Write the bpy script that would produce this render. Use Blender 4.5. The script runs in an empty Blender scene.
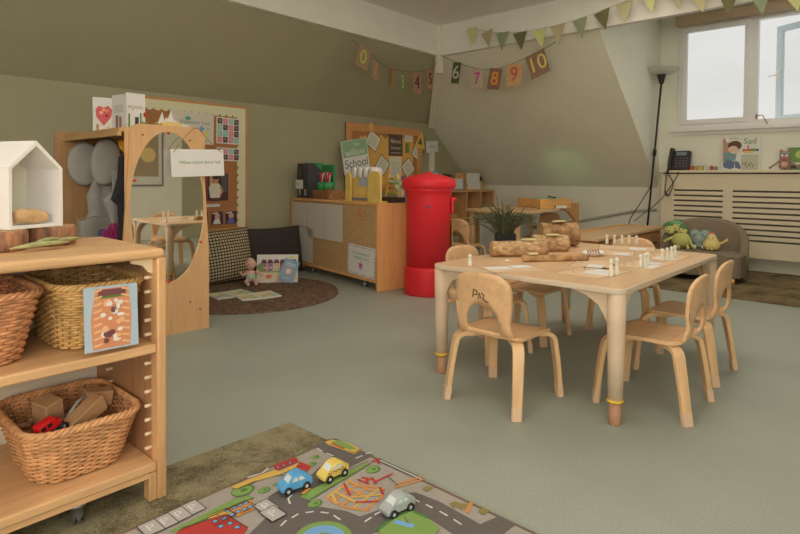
import bpy, bmesh, math, random
from mathutils import Vector, Matrix, geometry
random.seed(7)
PI = math.pi
S = bpy.context.scene
COL = S.collection
V = Vector
# ---------------------------------------------------------------- materials
def lin(c):
    c = c / 255.0
    return c / 12.92 if c <= 0.04045 else ((c + 0.055) / 1.055) ** 2.4
LT = (0.74, 0.655, 0.52)
def alb(rgb, k=1.0):
    return tuple(min(0.9, max(0.004, lin(v) / (l * k))) for v, l in zip(rgb, LT)) + (1,)
_MC = {}
def mat(name, rgb, k=1.0, rough=0.6, metal=0.0, var=0.0, scale=8.0, stretch=(1, 1, 1), rgb2=None, bump=0.0, spec=0.4, detail=4.0):
    """plain or noise-varied procedural material"""
    key = name
    if key in _MC: return _MC[key]
    m = bpy.data.materials.new(name); m.use_nodes = True
    nt = m.node_tree; b = nt.nodes['Principled BSDF']
    c = alb(rgb, k)
    b.inputs['Roughness'].default_value = rough
    b.inputs['Metallic'].default_value = metal
    b.inputs['Specular IOR Level'].default_value = spec
    b.inputs['Base Color'].default_value = c
    if var > 0 or rgb2 or bump > 0:
        tc = nt.nodes.new('ShaderNodeTexCoord'); mp = nt.nodes.new('ShaderNodeMapping')
        mp.inputs['Scale'].default_value = stretch
        nt.links.new(tc.outputs['Object'], mp.inputs['Vector'])
        n = nt.nodes.new('ShaderNodeTexNoise'); n.inputs['Scale'].default_value = scale
        n.inputs['Detail'].default_value = detail; n.inputs['Roughness'].default_value = 0.6
        nt.links.new(mp.outputs['Vector'], n.inputs['Vector'])
        if var > 0 or rgb2:
            r = nt.nodes.new('ShaderNodeValToRGB')
            c2 = alb(rgb2, k) if rgb2 else tuple(v * (1 - var) for v in c[:3]) + (1,)
            c1 = c if rgb2 else tuple(min(.95, v * (1 + var)) for v in c[:3]) + (1,)
            r.color_ramp.elements[0].position = 0.36; r.color_ramp.elements[1].position = 0.64
            r.color_ramp.elements[0].color = c2; r.color_ramp.elements[1].color = c1
            nt.links.new(n.outputs['Fac'], r.inputs['Fac']); nt.links.new(r.outputs['Color'], b.inputs['Base Color'])
        if bump > 0:
            bp = nt.nodes.new('ShaderNodeBump'); bp.inputs['Strength'].default_value = min(1, bump * 20)
            bp.inputs['Distance'].default_value = bump
            nt.links.new(n.outputs['Fac'], bp.inputs['Height']); nt.links.new(bp.outputs['Normal'], b.inputs['Normal'])
    _MC[key] = m
    return m
def col(r, g, b, k=1.0, rough=0.65):
    return mat('paint_%d_%d_%d_%d_%d' % (r, g, b, int(k * 100), int(rough * 100)), (r, g, b), k, rough)
def wood(name, rgb, axis='x', k=1.0, var=0.13, rough=0.42):
    st = {'x': (1.2, 14, 14), 'y': (14, 1.2, 14), 'z': (14, 14, 1.2)}[axis]
    return mat(name, rgb, k, rough, var=var, scale=2.2, stretch=st, detail=5)
# ---------------------------------------------------------------- mesh builder
class MB:
    def __init__(s, m=None):
        s.bm = bmesh.new(); s.mats = []; s.cur = 0
        if m: s.use(m)
    def use(s, m):
        if m not in s.mats: s.mats.append(m)
        s.cur = s.mats.index(m); return s
    def _new(s, verts, faces, M=None, m=None, smooth=False):
        if m: s.use(m)
        vs = [s.bm.verts.new(M @ V(v) if M else V(v)) for v in verts]
        fs = []
        for f in faces:
            try:
                q = s.bm.faces.new([vs[i] for i in f]); q.material_index = s.cur; q.smooth = smooth; fs.append(q)
            except ValueError: pass
        return vs, fs
    def box(s, c, d, m=None, M=None, bevel=0.0, seg=2):
        x, y, z = d[0] / 2, d[1] / 2, d[2] / 2
        vs = [(c[0] + a * x, c[1] + b * y, c[2] + e * z) for a in (-1, 1) for b in (-1, 1) for e in (-1, 1)]
        F = [(0, 1, 3, 2), (4, 6, 7, 5), (0, 4, 5, 1), (2, 3, 7, 6), (0, 2, 6, 4), (1, 5, 7, 3)]
        v, f = s._new(vs, F, M, m)
        if bevel > 0:
            ed = set(e for q in f for e in q.edges)
            r = bmesh.ops.bevel(s.bm, geom=list(ed), offset=bevel, segments=seg, affect='EDGES', profile=0.5)
            for q in r['faces']: q.material_index = s.cur; q.smooth = True
        return s
    def bb(s, lo, hi, m=None, M=None, bevel=0.0, seg=2):
        return s.box([(a + b) / 2 for a, b in zip(lo, hi)], [b - a for a, b in zip(lo, hi)], m, M, bevel, seg)
    def tube(s, pts, r, m=None, seg=8, closed=False, M=None, caps=True, flat=1.0):
        pts = [V(p) for p in pts]; n = len(pts)
        rr = r if isinstance(r, (list, tuple)) else [r] * n
        vs = []; fs = []; prev = None
        for i, p in enumerate(pts):
            a = pts[i - 1] if (i > 0 or closed) else pts[i]
            b = pts[(i + 1) % n] if (i < n - 1 or closed) else pts[i]
            t = (b - a).normalized() if (b - a).length > 1e-9 else V((0, 0, 1))
            if prev is None:
                u = t.cross(V((0, 0, 1)));
                if u.length < 0.15: u = t.cross(V((1, 0, 0)))
            else: u = prev - t * prev.dot(t)
            u.normalize(); prev = u; w = t.cross(u)
            for k in range(seg):
                a_ = 2 * PI * k / seg
                vs.append(p + (u * math.cos(a_) + w * math.sin(a_) * flat) * rr[i])
        N = n if closed else n - 1
        for i in range(N):
            j = (i + 1) % n
            for k in range(seg):
                l = (k + 1) % seg
                fs.append((i * seg + k, i * seg + l, j * seg + l, j * seg + k))
        if caps and not closed:
            fs.append(tuple(range(seg - 1, -1, -1))); fs.append(tuple((n - 1) * seg + k for k in range(seg)))
        s._new(vs, fs, M, m, True); return s
    def lathe(s, prof, m=None, seg=24, M=None, smooth=True, sx=1.0, sy=1.0):
        vs = []; fs = []
        for r, z in prof:
            for k in range(seg):
                a = 2 * PI * k / seg; vs.append((r * math.cos(a) * sx, r * math.sin(a) * sy, z))
        for i in range(len(prof) - 1):
            for k in range(seg):
                l = (k + 1) % seg
                fs.append((i * seg + k, i * seg + l, (i + 1) * seg + l, (i + 1) * seg + k))
        if prof[0][0] > 1e-4: fs.append(tuple(range(seg - 1, -1, -1)))
        if prof[-1][0] > 1e-4: fs.append(tuple((len(prof) - 1) * seg + k for k in range(seg)))
        s._new(vs, fs, M, m, smooth); return s
    def ell(s, c, r, m=None, M=None, seg=16, ring=10):
        if not hasattr(r, '__len__'): r = (r, r, r)
        T = Matrix.Translation(V(c)) @ Matrix.Diagonal((r[0], r[1], r[2], 1))
        prof = [(max(1e-5, math.sin(PI * i / ring)), -math.cos(PI * i / ring)) for i in range(ring + 1)]
        return s.lathe(prof, m, seg, (M @ T) if M else T)
    def poly(s, pts, m=None, M=None):
        s._new(pts, [tuple(range(len(pts)))], M, m); return s
    def prism(s, pts, h, m=None, M=None, z0=0.0, bevel=0.0):
        n = len(pts)
        a = sum(pts[i][0] * pts[(i + 1) % n][1] - pts[(i + 1) % n][0] * pts[i][1] for i in range(n))
        if a < 0: pts = pts[::-1]
        vs = [(x, y, z0) for x, y in pts] + [(x, y, z0 + h) for x, y in pts]
        fs = [tuple(range(n - 1, -1, -1)), tuple(range(n, 2 * n))] + [(i, (i + 1) % n, n + (i + 1) % n, n + i) for i in range(n)]
        v, f = s._new(vs, fs, M, m)
        if bevel > 0:
            ed = set(f[0].edges) | set(f[1].edges)
            r = bmesh.ops.bevel(s.bm, geom=list(ed), offset=bevel, segments=2, affect='EDGES', profile=0.5)
            for q in r['faces']: q.material_index = s.cur; q.smooth = True
        return s
    def sweep(s, pts, wv, w, t, m=None, M=None, bev=.14, smooth=False):
        """flat strap along pts: width direction wv, width w, thickness t (numbers or lists)"""
        pts = [V(p) for p in pts]; n = len(pts); wv = V(wv).normalized(); vs = []; fs = []
        W = w if isinstance(w, (list, tuple)) else [w] * n
        T = t if isinstance(t, (list, tuple)) else [t] * n
        for i, p in enumerate(pts):
            tg = (pts[min(n - 1, i + 1)] - pts[max(0, i - 1)]).normalized()
            nn = tg.cross(wv).normalized()
            b = bev
            for a, c in ((-.5, -.5 + b), (-.5 + b / 2, -.5), (.5 - b / 2, -.5), (.5, -.5 + b), (.5, .5 - b), (.5 - b / 2, .5), (-.5 + b / 2, .5), (-.5, .5 - b)):
                vs.append(p + wv * W[i] * a + nn * T[i] * c)
        for i in range(n - 1):
            for k in range(8):
                l = (k + 1) % 8
                fs.append((i * 8 + k, i * 8 + l, (i + 1) * 8 + l, (i + 1) * 8 + k))
        fs.append(tuple(range(7, -1, -1))); fs.append(tuple((n - 1) * 8 + k for k in range(8)))
        s._new(vs, fs, M, m, smooth); return s
    def plate(s, outer, holes, fn, th, m=None, step=0.02, M=None, smooth=True):
        """sheet with holes; fn(u,v)->(point, normal); thickness th centred"""
        pts = []; edges = []
        loops = [outer] + holes
        for lp in loops:
            b = len(pts); n = len(lp); pts += [V(p) for p in lp]
            edges += [(b + i, b + (i + 1) % n) for i in range(n)]
        us = [p[0] for p in outer]; vs_ = [p[1] for p in outer]
        x = min(us) + step * .5
        while x < max(us):
            y = min(vs_) + step * .5
            while y < max(vs_):
                if _inside((x, y), outer) and not any(_inside((x, y), h) for h in holes) and min((V((x, y)) - p).length for p in pts[:sum(len(l) for l in loops)]) > step * .55:
                    pts.append(V((x, y)))
                y += step
            x += step
        r = geometry.delaunay_2d_cdt(pts, edges, [], 0, 1e-6)
        P_, F_ = r[0], r[2]; keep = []
        for f in F_:
            c = sum((P_[i] for i in f), V((0, 0))) / len(f)
            if _inside(c, outer) and not any(_inside(c, h) for h in holes): keep.append(tuple(f))
        n = len(P_); A = []; B = []
        for p in P_:
            q, nn = fn(p[0], p[1]); q = V(q); nn = V(nn).normalized()
            A.append(q + nn * th / 2); B.append(q - nn * th / 2)
        cnt = {}
        for f in keep:
            for i in range(len(f)):
                e = (f[i], f[(i + 1) % len(f)]); k = tuple(sorted(e)); cnt.setdefault(k, []).append(e)
        fs = [f for f in keep] + [tuple(n + i for i in reversed(f)) for f in keep]
        side = [(e[0][1], e[0][0], n + e[0][0], n + e[0][1]) for k, e in cnt.items() if len(e) == 1]
        if m: s.use(m)
        allv = A + B
        bv = [s.bm.verts.new(M @ v if M else v) for v in allv]
        for f in fs:
            try:
                q = s.bm.faces.new([bv[i] for i in f]); q.material_index = s.cur; q.smooth = smooth
            except ValueError: pass
        for f in side:
            try:
                q = s.bm.faces.new([bv[i] for i in f]); q.material_index = s.cur; q.smooth = False
            except ValueError: pass
        return s
    def text(s, st, M, size, m=None, align='CENTER', th=0.0):
        cu = bpy.data.curves.new('lettering', 'FONT'); cu.body = st; cu.size = size
        cu.align_x = align; cu.align_y = 'CENTER'; cu.resolution_u = 3; cu.extrude = th
        o = bpy.data.objects.new('lettering', cu); COL.objects.link(o)
        bpy.context.view_layer.update()
        me = o.to_mesh()
        if m: s.use(m)
        vs = [v.co.copy() for v in me.vertices]; fs = [tuple(p.vertices) for p in me.polygons]
        s._new(vs, fs, M)
        o.to_mesh_clear(); bpy.data.objects.remove(o); bpy.data.curves.remove(cu)
        return s
    def build(s, name, parent=None, m=None, loc=None, rz=0.0):
        if m and not s.mats: s.mats.append(m)
        bmesh.ops.remove_doubles(s.bm, verts=s.bm.verts, dist=1e-6)
        me = bpy.data.meshes.new(name); s.bm.normal_update(); s.bm.to_mesh(me); s.bm.free()
        for q in s.mats: me.materials.append(q)
        o = bpy.data.objects.new(name, me); COL.objects.link(o)
        if parent: o.parent = parent
        if loc: o.location = loc
        o.rotation_euler.z = rz
        return o
def _inside(p, poly):
    x, y = p[0], p[1]; n = len(poly); c = False; j = n - 1
    for i in range(n):
        xi, yi = poly[i][0], poly[i][1]; xj, yj = poly[j][0], poly[j][1]
        if ((yi > y) != (yj > y)) and (x < (xj - xi) * (y - yi) / (yj - yi + 1e-15) + xi): c = not c
        j = i
    return c
def tag(o, label, cat, group=None):
    o['label'] = label; o['category'] = cat
    if group: o['group'] = group
    return o
def thing(name, label, cat, loc=(0, 0, 0), rz=0.0, group=None):
    o = bpy.data.objects.new(name, None); o.empty_display_size = .05; COL.objects.link(o)
    o.location = loc; o.rotation_euler = (0, 0, rz)
    return tag(o, label, cat, group)
def struct(o):
    o['kind'] = 'structure'; return o
def dup(o, loc, rz, label, parent=None, top=True):
    c = o.copy(); COL.objects.link(c)
    if parent: c.parent = parent
    if top:
        c.location = loc; c.rotation_euler = (0, 0, rz); c['label'] = label
    for ch in list(o.children): dup(ch, None, None, None, c, False)
    return c
def rrect(w, h, r, n=5, cx=0, cy=0):
    r = min(r, w / 2 - 1e-4, h / 2 - 1e-4); out = []
    for (sx, sy, a0) in ((1, 1, 0), (-1, 1, 90), (-1, -1, 180), (1, -1, 270)):
        for i in range(n + 1):
            a = math.radians(a0 + 90 * i / n)
            out.append((cx + sx * (w / 2 - r) + r * math.cos(a), cy + sy * (h / 2 - r) + r * math.sin(a)))
    return out
def circ(cx, cy, rx, ry=None, n=24, a0=0, a1=360):
    ry = ry or rx
    full = abs(a1 - a0 - 360) < 1e-6
    return [(cx + rx * math.cos(math.radians(a0 + (a1 - a0) * i / (n if full else n - 1))), cy + ry * math.sin(math.radians(a0 + (a1 - a0) * i / (n if full else n - 1)))) for i in range(n)]
def frame(o, x, y):
    """matrix with origin o, x axis x, y axis y, z = x cross y"""
    x = V(x).normalized(); y = V(y); z = x.cross(y).normalized(); y = z.cross(x)
    M = Matrix.Identity(4)
    for i in range(3): M[i][0] = x[i]; M[i][1] = y[i]; M[i][2] = z[i]; M[i][3] = o[i]
    return M
def T(x, y, z): return Matrix.Translation((x, y, z))
def R(a, ax): return Matrix.Rotation(math.radians(a), 4, ax)
def art(b, M, shapes, dz=0.0006):
    """flat printed shapes on a surface, one layer above the other"""
    for i, sh in enumerate(shapes):
        Z = T(0, 0, dz * (1 + i * 0.25)); k = sh[0]
        if k == 'p': b.poly([(x, y, 0) for x, y in sh[1]], sh[2], M @ Z)
        elif k == 'r': x0, y0, x1, y1 = sh[1]; b.poly([(x0, y0, 0), (x1, y0, 0), (x1, y1, 0), (x0, y1, 0)], sh[2], M @ Z)
        elif k == 'c': b.poly([(x, y, 0) for x, y in circ(*sh[1], n=18)], sh[2], M @ Z)
        elif k == 'l':
            P_ = [V(p) for p in sh[1]]; w = sh[3] / 2
            for a, c in zip(P_[:-1], P_[1:]):
                d = (c - a)
                if d.length < 1e-6: continue
                n = V((-d.y, d.x)).normalized() * w; e = d.normalized() * w * .6
                q = [a - e + n, a - e - n, c + e - n, c + e + n]
                b.poly([(p.x, p.y, 0) for p in q], sh[2], M @ Z)
        elif k == 't': b.text(sh[1], M @ Z @ T(sh[2][0], sh[2][1], 0) @ R(sh[5] if len(sh) > 5 else 0, 'Z'), sh[3], sh[4])
# ---------------------------------------------------------------- camera
cam = bpy.data.cameras.new('camera'); co = bpy.data.objects.new('camera', cam); COL.objects.link(co)
yaw, pit, rol = 0.8346, 0.0242, 0.0072
f_ = V((math.sin(yaw) * math.cos(pit), math.cos(yaw) * math.cos(pit), -math.sin(pit)))
r_ = V((math.cos(yaw), -math.sin(yaw), 0)); u_ = r_.cross(f_)
r2 = r_ * math.cos(rol) + u_ * math.sin(rol); u2 = u_ * math.cos(rol) - r_ * math.sin(rol)
mw = Matrix.Identity(4)
for i in range(3): mw[i][0] = r2[i]; mw[i][1] = u2[i]; mw[i][2] = -f_[i]
mw[2][3] = 1.05
co.matrix_world = mw
cam.sensor_width = 36; cam.lens = 568.3 * 36 / 800; cam.shift_y = (191.49 - 267) / 800; cam.clip_start = .02
S.camera = co
S.view_settings.view_transform = 'Standard'; S.view_settings.look = 'None'
S.view_settings.gamma = 1; S.view_settings.use_curve_mapping = False
S.view_settings.exposure = -0.06
# ---------------------------------------------------------------- materials used widely
MAPLE = wood('maple_wood', (205, 160, 112), 'y')
MAPLEX = wood('maple_wood_along', (205, 160, 112), 'x')
MAPLEZ = wood('maple_wood_upright', (200, 155, 106), 'z')
PINE = wood('pine_board', (200, 154, 102), 'x', var=.1)
PINEZ = wood('pine_board_upright', (192, 145, 94), 'z', var=.12)
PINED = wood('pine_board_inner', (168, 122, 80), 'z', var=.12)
OAK = wood('old_ply_wood', (176, 128, 72), 'z', k=.62)
OAKX = wood('old_ply_wood_along', (172, 124, 72), 'x', k=.62)
WALL = mat('cream_paint', (198, 172, 139), .63, .85, var=.02, scale=3)
WHITE = mat('white_gloss_paint', (202, 187, 155), .86, .45)
GREEN = mat('olive_green_paint', (126, 117, 88), .62, .85, var=.03, scale=2)
PAPER = col(205, 198, 184, .9)
PAPER2 = col(190, 180, 162, .85)
BLACK = col(38, 34, 32)
STEEL = mat('brushed_steel', (150, 145, 138), 1, .35, metal=.9)
# ================================================================ SETTING
X1, Y1 = 7.6, 5.34
ZB = 1.84; ZK = 0.945; ZT = 2.58; KR = .86; XB = X1 - (ZT - ZK) / KR; YB = Y1 - (ZT - ZB) / .90
ZC = 2.95
def quad(name, pts, m, th=None):
    b = MB(m); b.poly(pts); return struct(b.build(name))
# floor: flecked vinyl
fm = bpy.data.materials.new('flecked_vinyl'); fm.use_nodes = True
nt = fm.node_tree; pb = nt.nodes['Principled BSDF']; pb.inputs['Roughness'].default_value = .5
tc = nt.nodes.new('ShaderNodeTexCoord')
n1 = nt.nodes.new('ShaderNodeTexNoise'); n1.inputs['Scale'].default_value = 260; n1.inputs['Detail'].default_value = 2
n2 = nt.nodes.new('ShaderNodeTexNoise'); n2.inputs['Scale'].default_value = 2.0; n2.inputs['Detail'].default_value = 3
nt.links.new(tc.outputs['Object'], n1.inputs['Vector']); nt.links.new(tc.outputs['Object'], n2.inputs['Vector'])
r1 = nt.nodes.new('ShaderNodeValToRGB'); e = r1.color_ramp.elements
e[0].position = .34; e[0].color = alb((115, 116, 98), .83); e[1].position = .66; e[1].color = alb((151, 150, 128), .83)
r2_ = nt.nodes.new('ShaderNodeValToRGB'); e = r2_.color_ramp.elements
e[0].position = .3; e[0].color = (.93, .93, .93, 1); e[1].position = .7; e[1].color = (1.04, 1.04, 1.04, 1)
mx = nt.nodes.new('ShaderNodeMix'); mx.data_type = 'RGBA'; mx.blend_type = 'MULTIPLY'; mx.inputs[0].default_value = 1
nt.links.new(n1.outputs['Fac'], r1.inputs['Fac']); nt.links.new(n2.outputs['Fac'], r2_.inputs['Fac'])
nt.links.new(r1.outputs['Color'], mx.inputs[6]); nt.links.new(r2_.outputs['Color'], mx.inputs[7])
nt.links.new(mx.outputs[2], pb.inputs['Base Color'])
XL, YF = -2.2, -2.2
b = MB(fm); b.bb((XL, YF, -.1), (X1 + .1, Y1 + .1, 0)); struct(b.build('floor'))
# green end wall: upright part and the leaning part above it
b = MB(GREEN)
b.bb((XL, Y1, 0), (X1 + .1, Y1 + .1, ZB))
struct(b.build('wall_back'))
zz = ZB; hipx = X1 - (ZB - ZK) / KR
b = MB(GREEN)
vs = [(XL, Y1, ZB), (hipx, Y1, ZB), (XB, YB, ZT), (XL, YB, ZT)]
vs2 = [(x, y + .08, z + .06) for x, y, z in vs]
b._new(vs + vs2, [(3, 2, 1, 0), (4, 5, 6, 7), (0, 1, 5, 4), (2, 3, 7, 6)]); struct(b.build('ceiling_slope_back'))
# right side: low upright wall, leaning plaster above it, dormer with window
YC = 2.43
b = MB(WALL); b.bb((X1, YC, 0), (X1 + .1, Y1, ZK)); struct(b.build('wall_right'))
b = MB(WALL)
vs = [(X1, Y1, ZK), (hipx, Y1, ZB), (XB, YB, ZT), (XB, YC, ZT), (X1, YC, ZK)]
vs2 = [(x + .06, y + .001, z + .08) for x, y, z in vs]
b._new(vs + vs2, [(0, 1, 2, 3, 4), (9, 8, 7, 6, 5)]); struct(b.build('ceiling_slope_right'))
b = MB(WALL); b._new([(X1, YC, ZK), (XB, YC, ZT), (XB, YC, 3.2), (X1, YC, 3.2)], [(0, 1, 2, 3)])
struct(b.build('wall_dormer'))
# window wall with a hole
W0, W1, WZ0, WZ1 = -.35, 2.21, 1.69, 2.95
b = MB(WALL)
for lo, hi in (((X1, YF, 0), (X1 + .12, YC, WZ0)), ((X1, YF, WZ1), (X1 + .12, YC, 3.2)), ((X1, W1, WZ0), (X1 + .12, YC, WZ1)), ((X1, YF, WZ0), (X1 + .12, W0, WZ1))):
    b.bb(lo, hi)
struct(b.build('wall_window_side'))
b = MB(WALL); b.bb((XB - .05, YF, 3.1), (X1 + .12, YC, 3.2)); struct(b.build('ceiling_dormer'))
b = MB(mat('ceiling_paint', (202, 182, 143), .46, .9)); b.bb((XL, YF, ZC), (XB, YB, ZC + .1)); struct(b.build('ceiling'))
# beams
BEAM = mat('cream_beam_paint', (202, 180, 142), .62, .6, var=.02, scale=3)
b = MB(BEAM); b.bb((XB - .07, YF, ZT), (XB, YB + .02, ZC)); struct(b.build('trim_1'))
b = MB(BEAM); b.bb((XL, YB - .07, ZT), (XB, YB, ZC)); struct(b.build('trim_2'))
b = MB(WHITE); b.bb((XB - .10, YB - .10, ZT - .22), (XB - .03, YB - .03, ZC)); struct(b.build('trim_3'))
# hip cover running down the inner corner
b = MB(WHITE)
a = V((XB - .03, YB - .03, ZT)); c = V((hipx - .02, Y1 - .03, ZB - .05))
d = (c - a); b.sweep([a, c], d.cross(V((0, 0, 1))), .09, .02)
struct(b.build('trim_4'))
b = MB(WHITE); b.bb((6.53, Y1 - .05, 0), (6.60, Y1, 1.46)); struct(b.build('trim_5'))
GX = 4.15
# walls out of the frame, seen in the mirror
b = MB(WALL); b.bb((XL - .1, YF, 0), (XL, Y1, 3.0)); struct(b.build('wall_left'))
b = MB(WALL); b.bb((XL, YF - .1, 0), (GX, YF, 3.0)); b.use(GREEN); b.bb((GX, YF - .1, 0), (X1, YF, 3.2)); struct(b.build('wall_front'))
# window frame, panes, sill, open casement
PVC = mat('white_window_frame', (200, 190, 172), .85, .35)
GL = bpy.data.materials.new('window_glass'); GL.use_nodes = True; nt = GL.node_tree
for n in list(nt.nodes):
    if n.type != 'OUTPUT_MATERIAL': nt.nodes.remove(n)
out = [n for n in nt.nodes][0]
tr = nt.nodes.new('ShaderNodeBsdfTransparent'); gs = nt.nodes.new('ShaderNodeBsdfGlossy'); gs.inputs['Roughness'].default_value = .02
fr = nt.nodes.new('ShaderNodeFresnel'); fr.inputs['IOR'].default_value = 1.3; ms = nt.nodes.new('ShaderNodeMixShader')
nt.links.new(fr.outputs['Fac'], ms.inputs[0]); nt.links.new(tr.outputs[0], ms.inputs[1]); nt.links.new(gs.outputs[0], ms.inputs[2]); nt.links.new(ms.outputs[0], out.inputs[0])
def ring(b, x0, x1, y0, y1, z0, z1, t, m=None):
    b.bb((x0, y0, z0), (x1, y1, z0 + t), m, bevel=.004); b.bb((x0, y0, z1 - t), (x1, y1, z1), m, bevel=.004)
    b.bb((x0, y0, z0 + t), (x1, y0 + t, z1 - t), m, bevel=.004); b.bb((x0, y1 - t, z0 + t), (x1, y1, z1 - t), m, bevel=.004)
win = bpy.data.objects.new('window_1', None); COL.objects.link(win); struct(win)
b = MB(PVC); ring(b, X1 - .02, X1 + .07, W0, W1, WZ0, WZ1, .06)
b.bb((X1 - .02, 1.36, WZ0 + .05), (X1 + .07, 1.46, WZ1 - .05), bevel=.004); b.bb((X1 - .02, .42, WZ0 + .05), (X1 + .07, .50, WZ1 - .05), bevel=.004)
ring(b, X1 - .035, X1 + .03, 1.44, W1 - .04, WZ0 + .04, WZ1 - .04, .055)
b.build('window_frame', win)
b = MB(GL); b.bb((X1 + .02, 1.5, WZ0 + .08), (X1 + .026, W1 - .08, WZ1 - .08)); b.build('window_pane', win)
b = MB(GL); b.bb((X1 + .02, W0 + .05, WZ0 + .06), (X1 + .026, .43, WZ1 - .06)); b.build('window_pane', win)
b = MB(PVC); b.bb((X1 - .06, W0 - .1, WZ0 - .05), (X1 + .02, W1 + .08, WZ0), bevel=.006); b.build('window_sill', win)
b = MB(PVC); b.bb((X1 - .02, W0 - .1, WZ0 - .09), (X1, W1 + .06, WZ0 - .05)); b.build('window_apron', win)
# casement swung outwards, hinged at its left
cs = MB(mat('grey_white_frame', (176, 180, 182), .85, .35))
ring(cs, 0, .05, 0, .86, 0, 1.13, .07); CS = cs.build('casement', win, loc=(X1 + .05, .50, WZ0 + .06))
CS.rotation_euler = (0, 0, math.radians(-28))
g = MB(GL); g.bb((.02, .06, .06), (.026, .80, 1.07)); g.build('casement_pane', CS)
g = MB(PVC); g.bb((-.03, .80, .50), (0, .84, .60), bevel=.004); g.tube([(-.03, .82, .55), (-.045, .85, .55), (-.045, .92, .545)], .007); g.build('casement_handle', CS)
g = MB(mat('brass', (176, 130, 80), 1, .4, metal=.6)); g.tube([(X1 - .04, 1.36, WZ0 + .1), (X1 - .05, 1.30, WZ0 + .1), (X1 - .055, 1.25, WZ0 - .0)], .006); g.tube([(X1 - .04, 1.36, WZ0 + .07), (X1 - .04, 1.36, WZ0 + .12)], .01); g.build('window_stay', win)
# roller blind cassette above the window
b = MB(mat('taupe_blind_fabric', (156, 130, 98), .8, .8)); b.bb((X1 - .16, -.5, 2.93), (X1 - .04, 2.22, 3.04), bevel=.01)
tag(b.build('roller_blind'), 'rolled-up taupe roller blind cassette mounted above the window', 'blind')
# skirting
b = MB(WHITE); b.bb((X1 - .02, YF, 0), (X1, Y1, .1), bevel=.004); struct(b.build('baseboard_right'))
b = MB(WHITE); b.bb((XL, Y1 - .02, 0), (6.53, Y1, .1), bevel=.004); struct(b.build('baseboard_back'))
# trunking pipe along the low wall
b = MB(mat('grey_trunking', (150, 140, 118), .8, .5)); b.tube([(X1 - .02, 4.4, .30), (X1 - .02, 3.5, .455), (X1 - .02, 2.68, .645), (X1 - .02, 2.44, .665)], .018)
tag(b.build('wall_trunking'), 'thin grey cable trunking climbing along the low cream wall', 'trunking')

# ================================================================ RADIATOR COVER
RX = 7.42
rc = thing('radiator_cover', 'long cream radiator cover with horizontal slat grilles under the window', 'radiator cover', (RX, .7, 0))
RCM = mat('cream_cover_paint', (196, 177, 140), .85, .5)
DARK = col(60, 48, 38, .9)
def L(x, y, z): return (x - RX, y - .7, z)
b = MB(RCM)
yl = 2.34; yr = -1.4
def rb(y0, y1, z0, z1, x0=RX, x1=RX + .02): b.bb(L(x0, y0, z0), L(x1, y1, z1))
rb(yr, yl, .975, 1.12); rb(yr, yl, .17, .355)
rb(2.19, yl, .355, .975); rb(1.555, 1.655, .355, .975); rb(yr, -.1, .355, .975)
b.bb(L(RX + .02, yl - .02, .17), L(X1, yl, 1.12))
b.build('front_panel', rc)
b = MB(RCM); b.bb(L(RX - .035, yr, 1.135), L(X1 - .001, yl + .03, 1.165), bevel=.006); b.build('shelf_top', rc)
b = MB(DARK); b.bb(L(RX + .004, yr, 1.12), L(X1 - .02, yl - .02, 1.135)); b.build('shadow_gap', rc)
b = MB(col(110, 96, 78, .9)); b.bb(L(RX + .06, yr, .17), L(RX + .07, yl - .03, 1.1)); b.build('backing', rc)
for (a0, a1) in ((1.655, 2.19), (-.1, 1.555)):
    b = MB(RCM); z = .355
    for i in range(10):
        z0 = .355 + i * .062; b.bb(L(RX + .003, a0, z0 + .021), L(RX + .018, a1, z0 + .062))
    b.build('slat_grille', rc)

# ================================================================ ROUND-THE-ROOM LIGHTS
w = bpy.data.worlds.new('world'); S.world = w; w.use_nodes = True; nt = w.node_tree
bg = nt.nodes['Background']; tc = nt.nodes.new('ShaderNodeTexCoord'); n1 = nt.nodes.new('ShaderNodeTexNoise')
mp = nt.nodes.new('ShaderNodeMapping'); mp.inputs['Scale'].default_value = (1, 1, 4)
n1.inputs['Scale'].default_value = 3; n1.inputs['Detail'].default_value = 4
rr = nt.nodes.new('ShaderNodeValToRGB'); e = rr.color_ramp.elements
e[0].position = .35; e[0].color = (lin(214), lin(214), lin(210), 1); e[1].position = .65; e[1].color = (lin(224), lin(223), lin(219), 1)
nt.links.new(tc.outputs['Generated'], mp.inputs['Vector']); nt.links.new(mp.outputs['Vector'], n1.inputs['Vector'])
nt.links.new(n1.outputs['Fac'], rr.inputs['Fac']); nt.links.new(rr.outputs['Color'], bg.inputs['Color'])
bg.inputs['Strength'].default_value = 1.14
def area(name, loc, size, power, color, rot, sy=None):
    l = bpy.data.lights.new(name, 'AREA'); l.energy = power; l.color = color; l.shape = 'RECTANGLE'; l.size = size; l.size_y = sy or size
    o = bpy.data.objects.new(name, l); COL.objects.link(o); o.location = loc; o.rotation_euler = rot; return o
WARM = (1.0, .855, .695)
area('ceiling_fill', (1.6, 1.2, 2.92), 1.6, 19, WARM, (0, 0, 0))  # fill areas added under the ceiling, no lamp fixtures there
area('ceiling_fill', (4.2, 1.6, 2.92), 1.6, 25, WARM, (0, 0, 0))
area('ceiling_fill', (6.5, .7, 3.08), 1.0, 9, (1.0, .93, .82), (0, 0, 0))  # extra fill added to brighten the dormer and right wall
# fill areas added behind and left of camera, then the dormer window portal
area('fill_behind', (-1.4, -2.1, 1.7), 2.2, 90, (1.0, .885, .765), (math.radians(105), 0, 0), 1.3)
area('fill_left', (-2.1, .6, 1.7), 2.2, 43, (1.0, .885, .765), (math.radians(105), 0, math.radians(-90)), 1.3)
pl = area('daylight_window', (X1 + .14, (W0 + W1) / 2, (WZ0 + WZ1) / 2), W1 - W0, 1, (1, 1, 1), (0, math.radians(90), 0), WZ1 - WZ0)
pl.data.size, pl.data.size_y = WZ1 - WZ0, W1 - W0
pl.data.cycles.is_portal = True
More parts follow.
